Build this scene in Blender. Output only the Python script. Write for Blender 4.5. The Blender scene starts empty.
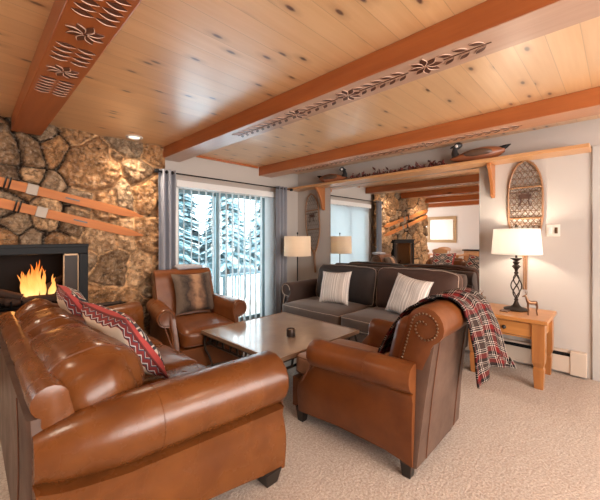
import bpy, bmesh, math, random
from mathutils import Vector, Matrix, noise, Euler
PI = math.pi
R = math.radians
rnd = random.Random(7)
scn = bpy.context.scene
C = scn.collection

# ------------------------------------------------------------------ camera
F = 327.0
YAW = math.atan(334 / 327)
EYE = 1.33
cd = bpy.data.cameras.new('camera'); cam = bpy.data.objects.new('camera', cd); C.objects.link(cam)
cam.location = (0, 0, EYE); cam.rotation_euler = (PI / 2, 0, -YAW)
cd.sensor_fit = 'HORIZONTAL'; cd.sensor_width = 36; cd.lens = F / 600 * 36; cd.shift_y = -13.5 / 600
cd.clip_start = .02
scn.camera = cam
# ------------------------------------------------------------------ world, exposure, large lights
scn.view_settings.view_transform = 'Standard'; scn.view_settings.look = 'None'
scn.view_settings.gamma = 1; scn.view_settings.use_curve_mapping = False
scn.view_settings.exposure = 1.0
try:
    scn.cycles.max_bounces = 10; scn.cycles.diffuse_bounces = 5; scn.cycles.glossy_bounces = 5
    scn.cycles.transparent_max_bounces = 12; scn.cycles.sample_clamp_indirect = 6
    scn.cycles.use_denoising = True
except Exception: pass
w = bpy.data.worlds.new('world'); scn.world = w; w.use_nodes = True
bg = w.node_tree.nodes['Background']; bg.inputs[0].default_value = (.80, .92, 1, 1); bg.inputs[1].default_value = 4.6

def area(name, loc, rot, sx, sy, power, col, portal=False):
    l = bpy.data.lights.new(name, 'AREA'); l.shape = 'RECTANGLE'; l.size = sx; l.size_y = sy; l.energy = power; l.color = col
    if portal: l.cycles.is_portal = True
    o = bpy.data.objects.new(name, l); C.objects.link(o); o.location = loc; o.rotation_euler = rot
    return o
area('door_portal', (2.65, 4.3, 1.0), (-PI / 2, 0, 0), 1.6, 1.95, 1, (1, 1, 1), True)
# fill light added behind the camera; the wall there has no windows
area('fill_behind', (1.2, -2.55, 1.45), (PI / 2, 0, 0), 3.6, 1.7, 150, (1, .95, .90))
area('dining_area_light', (-2.4, 6.35, 1.5), (-PI / 2, 0, 0), 1.6, 1.5, 45, (.95, .97, 1))  # area light placed before the solid dining wall, no window modelled there
SUN = None

# ------------------------------------------------------------------ node helpers
def mat(name, col=(.5, .5, .5), rough=.5, metal=0, **kw):
    m = bpy.data.materials.new(name); m.use_nodes = True
    b = m.node_tree.nodes['Principled BSDF']
    b.inputs['Base Color'].default_value = (*col, 1); b.inputs['Roughness'].default_value = rough
    b.inputs['Metallic'].default_value = metal
    for k, v in kw.items():
        b.inputs[k].default_value = v
    return m
class NT:
    def __init__(s, m): s.t = m.node_tree; s.b = s.t.nodes.get('Principled BSDF'); s.out = s.t.nodes.get('Material Output')
    def n(s, typ, ins=None, **pr):
        x = s.t.nodes.new(typ)
        for k, v in pr.items(): setattr(x, k, v)
        for k, v in (ins or {}).items():
            if isinstance(v, bpy.types.NodeSocket): s.t.links.new(v, x.inputs[k])
            else: x.inputs[k].default_value = v
        return x
    def l(s, a, b): s.t.links.new(a, b)
    def coord(s, kind='Object', scale=(1, 1, 1), rot=(0, 0, 0)):
        c = s.n('ShaderNodeTexCoord')
        return s.n('ShaderNodeMapping', {'Vector': c.outputs[kind], 'Scale': scale, 'Rotation': rot}).outputs[0]
    def noise(s, vec, scale, detail=3, rough=.5): return s.n('ShaderNodeTexNoise', {'Vector': vec, 'Scale': scale, 'Detail': detail, 'Roughness': rough}).outputs[0]
    def ramp(s, fac, stops, interp='LINEAR'):
        r = s.n('ShaderNodeValToRGB', {'Fac': fac}); e = r.color_ramp; e.interpolation = interp
        while len(e.elements) < len(stops): e.elements.new(.5)
        for i, (p, c) in enumerate(stops):
            e.elements[i].position = p; e.elements[i].color = (*c, 1) if len(c) == 3 else c
        return r.outputs[0]
    def mix(s, fac, a, b, mode='MIX'):
        x = s.n('ShaderNodeMix', data_type='RGBA', blend_type=mode)
        for k, v in ((0, fac), (6, a), (7, b)):
            if isinstance(v, bpy.types.NodeSocket): s.l(v, x.inputs[k])
            else: x.inputs[k].default_value = v if k == 0 else (*v, 1)
        return x.outputs[2]
    def math(s, op, a, b=0.0, c=0.0):
        x = s.n('ShaderNodeMath', operation=op)
        for i, v in enumerate((a, b, c)):
            if isinstance(v, bpy.types.NodeSocket): s.l(v, x.inputs[i])
            else: x.inputs[i].default_value = v
        return x.outputs[0]
    def bump(s, h, strength=.3, dist=.01):
        b = s.n('ShaderNodeBump', {'Height': h, 'Strength': strength, 'Distance': dist}); s.l(b.outputs[0], s.b.inputs['Normal'])
    def xyz(s, v): return s.n('ShaderNodeSeparateXYZ', {0: v}).outputs

def m_leather(name, c1, c2, rough=.33):
    m = mat(name, c1, rough); t = NT(m); v = t.coord()
    a = t.noise(v, 5, 4, .6); f = t.noise(v, 60, 3)
    col = t.mix(t.ramp(a, [(.3, (0, 0, 0)), (.75, (1, 1, 1))]), c1, c2); t.l(col, t.b.inputs['Base Color'])
    w_ = t.noise(t.coord(scale=(1, 1, 1)), 4.5, 2, .45)
    h = t.math('ADD', t.math('MULTIPLY', w_, 1.0), t.math('MULTIPLY', f, .05)); t.bump(h, .35, .02)
    t.l(t.ramp(a, [(.2, (rough - .06,) * 3), (.8, (rough + .1,) * 3)]), t.b.inputs['Roughness'])
    m.node_tree.nodes['Principled BSDF'].inputs['Coat Weight'].default_value = .14; m.node_tree.nodes['Principled BSDF'].inputs['Specular IOR Level'].default_value = .32
    m.node_tree.nodes['Principled BSDF'].inputs['Coat Roughness'].default_value = .25
    return m
def m_fabric(name, c1, c2, scale=200, rough=.9, sheen=0.0, bump=.3):
    m = mat(name, c1, rough); t = NT(m); v = t.coord()
    a = t.noise(v, scale, 2); b = t.noise(v, 6, 3)
    col = t.mix(t.math('ADD', t.math('MULTIPLY', a, .5), t.math('MULTIPLY', b, .5)), c1, c2); t.l(col, t.b.inputs['Base Color'])
    t.bump(a, bump, .004)
    if sheen: t.b.inputs['Sheen Weight'].default_value = sheen; t.b.inputs['Sheen Roughness'].default_value = .35; t.b.inputs['Sheen Tint'].default_value = (1, .85, .78, 1)
    return m
def m_wood(name, c1, c2, axis='Y', rough=.4, knots=True, coat=.1):
    m = mat(name, c1, rough); t = NT(m)
    sc = {'X': (.6, 9, 9), 'Y': (9, .6, 9), 'Z': (9, 9, .6)}[axis]
    v = t.coord(scale=sc); a = t.noise(v, 2.2, 5, .62)
    col = t.mix(t.ramp(a, [(.3, (0, 0, 0)), (.72, (1, 1, 1))]), c1, c2)
    if knots:
        s2 = {'X': (1.0, 3.4, 3.4), 'Y': (3.4, 1, 3.4), 'Z': (3.4, 3.4, 1)}[axis]
        vo = t.n('ShaderNodeTexVoronoi', {'Vector': t.coord(scale=s2), 'Scale': 1.1}).outputs[0]
        col = t.mix(t.ramp(vo, [(.035, (1, 1, 1)), (.09, (0, 0, 0))]), col, tuple(x * .25 for x in c2))
    t.l(col, t.b.inputs['Base Color']); t.bump(a, .15, .004)
    t.b.inputs['Coat Weight'].default_value = coat; t.b.inputs['Coat Roughness'].default_value = .3
    return m
M = {}
M['leather'] = m_leather('tan_leather', (.158, .051, .0125), (.088, .025, .0062), .26)
M['leather_d'] = m_leather('chair_leather', (.165, .051, .0135), (.10, .028, .0075), .31)
M['leather_back'] = m_leather('weathered_leather', (.105, .058, .040), (.060, .032, .022), .38)
b_ = M['leather_back'].node_tree.nodes['Principled BSDF']; b_.inputs['Coat Weight'].default_value = 0; b_.inputs['Specular IOR Level'].default_value = .3
M['leather_pale'] = m_leather('pale_worn_leather', (.34, .19, .12), (.26, .13, .075), .4)
M['velvet'] = m_fabric('brown_velvet', (.026, .012, .008), (.055, .028, .019), 30, .8, .12)
M['velvet_seat'] = m_fabric('grey_brown_velvet', (.060, .037, .028), (.11, .075, .058), 30, .8, .2)
M['piping_l'] = mat('light_piping', (.34, .26, .21), .7)
M['piping_d'] = mat('dark_piping', (.13, .045, .02), .5)
M['dark_wood'] = mat('dark_wood', (.012, .007, .005), .35)
M['iron'] = mat('wrought_iron', (.035, .024, .018), .45, .7)
M['black'] = mat('black_metal', (.010, .010, .011), .5, 0)
M['black'].node_tree.nodes['Principled BSDF'].inputs['Specular IOR Level'].default_value = .15
M['smoked'] = mat('smoked_glass', (.03, .016, .009), .4); M['smoked'].node_tree.nodes['Principled BSDF'].inputs['Specular IOR Level'].default_value = .2
M['nail'] = mat('brass_nail', (.16, .10, .06), .35, .9)
M['white'] = mat('white_paint', (.72, .70, .68), .5)
M['offwhite'] = mat('plastic_offwhite', (.72, .68, .60), .45)
M['chrome'] = mat('chrome', (.6, .6, .6), .2, 1)
M['pine'] = m_wood('pine_furniture', (.52, .235, .070), (.38, .145, .036), 'Y', .3, True, .3)
M['pine_leg'] = m_wood('pine_leg', (.40, .165, .045), (.27, .09, .022), 'Z', .3, True, .3)
M['beam'] = m_wood('stained_beam', (.40, .115, .028), (.29, .072, .017), 'Y', .35, True, .25)
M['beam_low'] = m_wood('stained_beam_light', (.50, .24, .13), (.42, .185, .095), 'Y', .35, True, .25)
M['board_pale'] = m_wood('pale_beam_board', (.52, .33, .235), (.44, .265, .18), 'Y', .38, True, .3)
M['shelf'] = m_wood('shelf_pine', (.62, .33, .15), (.52, .25, .10), 'Y', .35, False, .2)
M['bracket'] = m_wood('bracket_wood', (.40, .15, .05), (.32, .11, .03), 'Z', .4, False)
M['ski'] = m_wood('ski_wood', (.50, .17, .032), (.38, .11, .020), 'X', .6, False, 0)
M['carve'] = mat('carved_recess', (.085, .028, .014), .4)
M['rim_highlight'] = mat('carve_rim_highlight', (.62, .40, .30), .4)  # pale rim along each carved shape: a highlight put into the colour

def m_ceiling():
    m = mat('pine_planks', (.6, .35, .2), .30); t = NT(m); v = t.coord(); x, y, z = t.xyz(v)
    PW = .145
    row = t.math('FLOOR', t.math('DIVIDE', y, PW)); fr = t.math('FRACT', t.math('DIVIDE', y, PW))
    rn = t.n('ShaderNodeTexWhiteNoise', {'W': row}, noise_dimensions='1D').outputs[0]
    off = t.n('ShaderNodeCombineXYZ', {0: t.math('MULTIPLY', rn, 37.0), 1: t.math('MULTIPLY', rn, 11.0), 2: 0.0}).outputs[0]
    v2 = t.n('ShaderNodeVectorMath', {0: v, 1: off}, operation='ADD').outputs[0]
    gv = t.n('ShaderNodeMapping', {'Vector': v2, 'Scale': (.5, 8, 8)}).outputs[0]
    g = t.noise(gv, 2.4, 5, .6)
    col = t.mix(t.ramp(g, [(.3, (0, 0, 0)), (.75, (1, 1, 1))]), (.78, .50, .26), (.66, .38, .16))
    col = t.mix(t.math('MULTIPLY', rn, .35), col, (.52, .30, .15))
    kv = t.n('ShaderNodeMapping', {'Vector': v2, 'Scale': (1.0, 2.6, 1)}).outputs[0]
    vo = t.n('ShaderNodeTexVoronoi', {'Vector': kv, 'Scale': 2.3}, voronoi_dimensions='2D'); vd = vo.outputs[0]
    sel = t.math('GREATER_THAN', t.xyz(vo.outputs[1])[0], .38)
    k = t.math('MULTIPLY', t.ramp(vd, [(.04, (1, 1, 1)), (.085, (0, 0, 0))]), sel)
    halo = t.math('MULTIPLY', t.ramp(vd, [(.06, (.5, .5, .5)), (.22, (0, 0, 0))]), sel)
    col = t.mix(halo, col, (.36, .17, .07)); col = t.mix(k, col, (.10, .04, .02))
    seam = t.math('LESS_THAN', fr, .028)
    col = t.mix(t.math('MULTIPLY', seam, .36), col, (.16, .075, .03))
    t.l(col, t.b.inputs['Base Color'])
    hh = t.math('ADD', t.math('MULTIPLY', g, .15), t.math('MULTIPLY', seam, -1.0)); t.bump(hh, .35, .006)
    t.b.inputs['Specular IOR Level'].default_value = .7; t.b.inputs['Coat Weight'].default_value = 1; t.b.inputs['Coat Roughness'].default_value = .42; t.b.inputs['Coat IOR'].default_value = 1.7
    return m
M['ceiling'] = m_ceiling()
def m_wall(name, c):
    m = mat(name, c, .75); t = NT(m); v = t.coord(); a = t.noise(v, 90, 3); t.bump(a, .12, .004); return m
M['wall'] = m_wall('wall_paint', (.455, .41, .375))
M['wall2'] = m_wall('wall_paint_dining', (.66, .60, .55))
def m_carpet():
    m = mat('carpet_material', (.5, .4, .33), .95); t = NT(m); v = t.coord()
    a = t.noise(v, 75, 3, .75); b = t.noise(v, 2.5, 4, .6); c = t.noise(v, 22, 4, .75)
    col = t.mix(t.ramp(a, [(.35, (0, 0, 0)), (.65, (1, 1, 1))]), (.26, .19, .15), (.62, .53, .455))
    col = t.mix(t.ramp(c, [(.35, (.5, .5, .5)), (.65, (0, 0, 0))]), col, (.34, .25, .20))
    col = t.mix(t.math('MULTIPLY', b, .35), col, (.60, .53, .47)); t.l(col, t.b.inputs['Base Color'])
    t.bump(t.math('ADD', a, t.math('MULTIPLY', c, .8)), .8, .012); return m
M['carpet'] = m_carpet()
def m_stone():
    m = mat('field_stone', (.3, .2, .12), .92); m.node_tree.nodes['Principled BSDF'].inputs['Specular IOR Level'].default_value = .2; t = NT(m); v = t.coord()
    at = t.n('ShaderNodeVertexColor', layer_name='stone').outputs
    a = t.noise(v, 9, 6, .7); b = t.noise(t.coord(scale=(1, 1, 2.2), rot=(0, .6, 0)), 11, 5, .7)
    col = t.mix(t.ramp(a, [(.36, (.0, .0, .0)), (.66, (1, 1, 1))]), (.66, .55, .45), (1.35, 1.22, 1.05))
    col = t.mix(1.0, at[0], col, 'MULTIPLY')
    col = t.mix(t.ramp(b, [(.30, (1, 1, 1)), (.42, (0, 0, 0))]), col, (.060, .034, .018))
    b3 = t.noise(t.coord(scale=(1.3, 1, 1)), 6, 7, .78); cr = t.ramp(t.math('ABSOLUTE', t.math('SUBTRACT', b3, .5)), [(.0, (1, 1, 1)), (.022, (0, 0, 0))])
    col = t.mix(t.math('MULTIPLY', cr, .65), col, (.035, .020, .012))
    c4 = t.noise(t.coord(), 34, 4, .7); col = t.mix(t.ramp(c4, [(.50, (0, 0, 0)), (.72, (.3, .3, .3))]), col, (.86, .72, .56))
    t.l(col, t.b.inputs['Base Color']); t.bump(t.math('SUBTRACT', t.math('ADD', a, b), cr), .7, .03); return m
M['stone'] = m_stone()
def m_glass():
    m = bpy.data.materials.new('window_glass'); m.use_nodes = True; t = NT(m); t.t.nodes.remove(t.b)
    tr = t.n('ShaderNodeBsdfTransparent', {0: (.93, .98, .98, 1)}); gl = t.n('ShaderNodeBsdfGlossy', {'Roughness': .03})
    fr = t.n('ShaderNodeFresnel', {0: 1.45})
    mx = t.n('ShaderNodeMixShader', {0: fr.outputs[0], 1: tr.outputs[0], 2: gl.outputs[0]}); t.l(mx.outputs[0], t.out.inputs[0]); return m
M['glass'] = m_glass()
def m_trans(name, col, f=.5, tcol=None):
    m = bpy.data.materials.new(name); m.use_nodes = True; t = NT(m); t.t.nodes.remove(t.b)
    d = t.n('ShaderNodeBsdfDiffuse', {0: (*col, 1)}); tr = t.n('ShaderNodeBsdfTranslucent', {0: (*(tcol or col), 1)})
    mx = t.n('ShaderNodeMixShader', {0: f, 1: d.outputs[0], 2: tr.outputs[0]}); t.l(mx.outputs[0], t.out.inputs[0]); return m
M['shade'] = m_trans('linen_shade', (.80, .70, .58), .5)
M['shade_w'] = m_trans('white_shade', (.90, .86, .82), .55)
M['blind'] = m_trans('blind_slat', (.9, .92, .93), .75)
M['curtain'] = m_fabric('grey_curtain', (.20, .205, .235), (.27, .275, .31), 150, .9)
def emit(name, col, s):
    m = bpy.data.materials.new(name); m.use_nodes = True; t = NT(m); t.t.nodes.remove(t.b)
    e = t.n('ShaderNodeEmission', {0: (*col, 1), 1: s}); t.l(e.outputs[0], t.out.inputs[0]); return m
def m_flame():
    m = bpy.data.materials.new('flame_material'); m.use_nodes = True; t = NT(m); t.t.nodes.remove(t.b)
    z = t.xyz(t.coord())[2]; n = t.noise(t.coord(scale=(1, 1, .5)), 16, 3)
    f = t.math('ADD', t.math('MULTIPLY', z, 2.6), t.math('MULTIPLY', n, .5))
    c = t.ramp(f, [(.15, (1, .62, .22)), (.55, (1, .40, .09)), (1.0, (.75, .15, .02))])
    e = t.n('ShaderNodeEmission', {0: c, 1: .95}); tr = t.n('ShaderNodeBsdfTransparent')
    lw = t.n('ShaderNodeLayerWeight', {0: .45})
    fac = t.math('MULTIPLY', t.math('SUBTRACT', 1.0, lw.outputs[1]), .8)
    mx = t.n('ShaderNodeMixShader', {0: fac, 1: tr.outputs[0], 2: e.outputs[0]}); t.l(mx.outputs[0], t.out.inputs[0]); return m
M['flame'] = m_flame()
M['mirror'] = mat('mirror_silver', (.90, .90, .89), .0, 1)

# ------------------------------------------------------------------ mesh helpers
def add_box(bm, x0, x1, y0, y1, z0, z1, mtx=None):
    vs = [Vector((x, y, z)) for x in (x0, x1) for y in (y0, y1) for z in (z0, z1)]
    if mtx: vs = [mtx @ v for v in vs]
    v = [bm.verts.new(p) for p in vs]
    for f in ((0, 1, 3, 2), (4, 6, 7, 5), (0, 4, 5, 1), (2, 3, 7, 6), (0, 2, 6, 4), (1, 5, 7, 3)): bm.faces.new([v[i] for i in f])
def loft(bm, rings, close=True, cap=True):
    V = [[bm.verts.new(p) for p in r] for r in rings]; n = len(rings[0])
    for a, b in zip(V, V[1:]):
        for i in range(n if close else n - 1):
            j = (i + 1) % n
            try: bm.faces.new((a[i], a[j], b[j], b[i]))
            except ValueError: pass
    if cap and close:
        bm.faces.new(V[0][::-1]); bm.faces.new(V[-1])
    return V
def add_tube(bm, pts, r, n=8, closed=False):
    pts = [Vector(p) for p in pts]; N = len(pts); rr = r if isinstance(r, (list, tuple)) else [r] * N
    rings = []; up = None
    for i, p in enumerate(pts):
        if closed: d = pts[(i + 1) % N] - pts[i - 1]
        else: d = pts[min(i + 1, N - 1)] - pts[max(i - 1, 0)]
        d.normalize()
        if up is None:
            up = d.cross(Vector((0, 0, 1)) if abs(d.z) < .9 else Vector((1, 0, 0))).normalized()
        up = (up - d * up.dot(d)); up.normalize(); s = d.cross(up)
        rings.append([p + (up * math.cos(2 * PI * k / n) + s * math.sin(2 * PI * k / n)) * rr[i] for k in range(n)])
    if closed:
        V = [[bm.verts.new(q) for q in ring] for ring in rings]
        for i in range(N):
            a, b = V[i], V[(i + 1) % N]
            for k in range(n): bm.faces.new((a[k], a[(k + 1) % n], b[(k + 1) % n], b[k]))
    else: loft(bm, rings)
def add_lathe(bm, prof, n=24, loc=(0, 0, 0)):
    L = Vector(loc)
    rings = [[L + Vector((max(r, .0005) * math.cos(2 * PI * k / n), max(r, .0005) * math.sin(2 * PI * k / n), z)) for k in range(n)] for r, z in prof]
    loft(bm, rings)
def add_sphere(bm, c, r, n=10, sc=(1, 1, 1), mtx=None):
    m = Matrix.Translation(c) @ (mtx or Matrix()) @ Matrix.Diagonal((*sc, 1))
    bmesh.ops.create_uvsphere(bm, u_segments=n, v_segments=max(4, n // 2 + 1), radius=r, matrix=m)
def add_prism(bm, pts, d, origin, u, v, nrm):
    """extrude a 2-D outline lying in plane (u,v) through origin by d along nrm"""
    o = Vector(origin); u = Vector(u); v = Vector(v); nrm = Vector(nrm)
    a = [o + u * p[0] + v * p[1] for p in pts]; loft(bm, [a, [p + nrm * d for p in a]])
def obj(name, bm, m, parent=None, smooth=30, bevel=0, bseg=2, loc=None, rot=None):
    bmesh.ops.recalc_face_normals(bm, faces=bm.faces)
    me = bpy.data.meshes.new(name); bm.to_mesh(me); bm.free()
    if m is not None:
        for x in (m if isinstance(m, (list, tuple)) else [m]): me.materials.append(x)
    if smooth:
        for p in me.polygons: p.use_smooth = True
        me.set_sharp_from_angle(angle=R(smooth))
    o = bpy.data.objects.new(name, me); C.objects.link(o)
    if parent: o.parent = parent
    if loc: o.location = loc
    if rot: o.rotation_euler = rot
    if bevel:
        b = o.modifiers.new('bevel', 'BEVEL'); b.width = bevel; b.segments = bseg; b.limit_method = 'ANGLE'; b.angle_limit = R(40)
    return o
def tag(o, label, cat, group=None, kind=None):
    o['label'] = label; o['category'] = cat
    if group: o['group'] = group
    if kind: o['kind'] = kind
    return o
def thing(name, label, cat, loc=(0, 0, 0), rot=0, group=None):
    o = bpy.data.objects.new(name, None); o.empty_display_size = .1; C.objects.link(o); o.location = loc
    o.rotation_euler = (0, 0, rot) if not isinstance(rot, (tuple, list)) else rot
    return tag(o, label, cat, group)
def struct(name, bm, m, parent=None, smooth=0, bevel=0):
    o = obj(name, bm, m, parent, smooth, bevel)
    if parent is None: o['kind'] = 'structure'
    return o
def boxobj(name, x0, x1, y0, y1, z0, z1, m, parent=None, bevel=.004):
    bm = bmesh.new(); add_box(bm, x0, x1, y0, y1, z0, z1); return obj(name, bm, m, parent, 0, bevel)
def dup_tree(o, parent=None):
    c = o.copy(); C.objects.link(c); c.parent = parent
    for ch in [x for x in bpy.data.objects if x.parent == o]: dup_tree(ch, c)
    return c
def sm(a, b, x):
    t = min(1, max(0, (x - a) / (b - a))); return t * t * (3 - 2 * t)
def nz(v, s, seed=0): return noise.noise(Vector(v) * s + Vector((seed * 3.7, seed * 1.3, seed)))

# ------------------------------------------------------------------ the room
XR, YB, ZC = 4.08, 4.05, 2.42
XL, YF = -3.9, -2.6
def sbox(name, *a, m=None):
    bm = bmesh.new(); add_box(bm, *a); return struct(name, bm, m)
bm = bmesh.new(); add_box(bm, XL, XR + .1, YF, 6.5, -.06, 0); struct('floor', bm, M['carpet'])
bm = bmesh.new(); add_box(bm, XL, XR + .1, YF, 6.5, ZC, ZC + .06); struct('ceiling', bm, M['ceiling'])
bm = bmesh.new()                                     # back wall with the glass door's opening
add_box(bm, 1.70, 1.86, YB, YB + .16, 0, ZC); add_box(bm, 3.52, XR + .1, YB, YB + .16, 0, ZC); add_box(bm, 1.86, 3.52, YB, YB + .16, 2.03, ZC)
struct('wall_back', bm, M['wall'])
sbox('wall_right', XR, XR + .1, YF, YB, 0, ZC, m=M['wall'])
sbox('wall_left', XL - .1, XL, YF, 6.5, 0, ZC, m=M['wall2'])
sbox('wall_front', XL, XR, YF - .1, YF, 0, ZC, m=M['wall2'])
sbox('wall_dining', XL, -1.18, 6.5, 6.6, 0, ZC, m=M['wall2'])
sbox('wall_partition', -1.28, -1.18, 4.66, 6.5, 0, ZC, m=M['wall2'])
sbox('trim_1', 2.15, 3.19, YB - .018, YB, ZC - .03, ZC, m=M['beam'])
bm = bmesh.new(); add_box(bm, XR - .022, XR, .09, .185, 0, 2.17); struct('trim_2', bm, mat('grey_trim_paint', (.42, .40, .38), .5), bevel=.004)
sbox('baseboard_right', XR - .014, XR, -2.0, .09, 0, .09, m=M['white'])

# beams -----------------------------------------------------------------
ZB = 2.285
def leafshape(L, W, n=6):
    a = [(L * (i / n - .5), W * math.sin(PI * i / n)) for i in range(n + 1)]
    return a + [(x, -y) for x, y in a[-2:0:-1]]
def add_leaf(bm, x, y, ang, L, W, d=.003, zb=ZB):
    pts = leafshape(L, W / 2); c, s = math.cos(ang), math.sin(ang)
    P = [Vector((x + px * c - py * s, y + px * s + py * c, zb + .004)) for px, py in pts]
    loft(bm, [P, [p + Vector((0, 0, -.004 - d)) for p in P]])
def add_arc(bm, x, y, ang, L, W, zb=ZB):
    n = 6; c, s = math.cos(ang), math.sin(ang)
    P = [(L * (i / n - .5), W / 2 * math.sin(PI * i / n)) for i in range(n + 1)]
    add_tube(bm, [(x + a * c - b * s, y + a * s + b * c, zb - .003) for a, b in P], [.0008, .002, .0025, .003, .0025, .002, .0008], 5)
def rosette(bd, bl, x, y, r, zb=ZB):
    for k in range(8):
        a = k * PI / 4 + .2
        add_leaf(bd, x + math.cos(a) * r * .55, y + math.sin(a) * r * .55, a, r * .9, r * .42, zb=zb)
        add_arc(bl, x + math.cos(a) * r * .55, y + math.sin(a) * r * .55, a, r * .9, r * .42, zb)
def beam(label, x0, x1, y0, y1, slots=None, ros=None, mode='slot', board=None):
    t = thing('ceiling_beam', label, 'beam', ((x0 + x1) / 2, (y0 + y1) / 2, ZB), 0, None)
    lx, ly = t.location.x, t.location.y
    bm = bmesh.new(); add_box(bm, x0 - lx, x1 - lx, y0 - ly, y1 - ly, 0, ZC - ZB)
    obj('beam_timber', bm, M['beam'], t, 0, .006)
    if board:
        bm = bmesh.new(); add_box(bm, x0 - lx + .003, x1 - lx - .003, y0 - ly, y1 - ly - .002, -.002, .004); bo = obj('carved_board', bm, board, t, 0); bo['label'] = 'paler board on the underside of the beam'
    if slots:
        bd, bl = bmesh.new(), bmesh.new(); xc = 0; w = (x1 - x0)
        for (a, b) in slots:
            n = max(1, round((b - a) / (.052 if mode == 'slot' else .074)))
            for i in range(n):
                y = a + (b - a) * (i + .5) / n - ly
                for s in (-1, 1):
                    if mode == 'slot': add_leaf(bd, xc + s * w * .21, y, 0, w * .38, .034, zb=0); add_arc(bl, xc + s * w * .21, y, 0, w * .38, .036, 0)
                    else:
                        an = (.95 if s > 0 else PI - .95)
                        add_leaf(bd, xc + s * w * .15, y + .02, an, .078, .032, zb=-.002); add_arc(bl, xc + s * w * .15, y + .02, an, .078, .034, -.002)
            if mode == 'leaf': add_box(bd, -.003, .003, a - ly, b - ly, -.005, .002)
        for y in ros or []: rosette(bd, bl, xc, y - ly, w * .38, -.002)
        obj('carved_pattern', bd, M['carve'], t, 0); obj('carved_edge_highlights', bl, M['rim_highlight'], t, 40)
    return t
beam('left carved ceiling beam above the fireplace with two rosettes', .285, .50, YF, 3.93,
     [(.3, .62), (.75, 1.2), (1.32, 1.66), (1.94, 2.17), (2.43, 2.72)], [.68, 1.26, 1.80, 2.30])
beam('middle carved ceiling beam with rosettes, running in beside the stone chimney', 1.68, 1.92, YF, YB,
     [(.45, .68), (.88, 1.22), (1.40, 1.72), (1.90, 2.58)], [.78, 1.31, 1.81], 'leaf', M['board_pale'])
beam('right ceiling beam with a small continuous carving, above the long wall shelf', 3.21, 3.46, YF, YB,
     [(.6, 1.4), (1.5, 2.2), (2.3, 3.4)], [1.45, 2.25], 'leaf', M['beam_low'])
beam('plain ceiling beam meeting the far left edge of the chimney, seen in the mirror', -1.30, -1.05, YF, 6.5)
beam('plain ceiling beam over the dining room, seen in the mirror', -2.75, -2.5, YF, 6.5)

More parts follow.
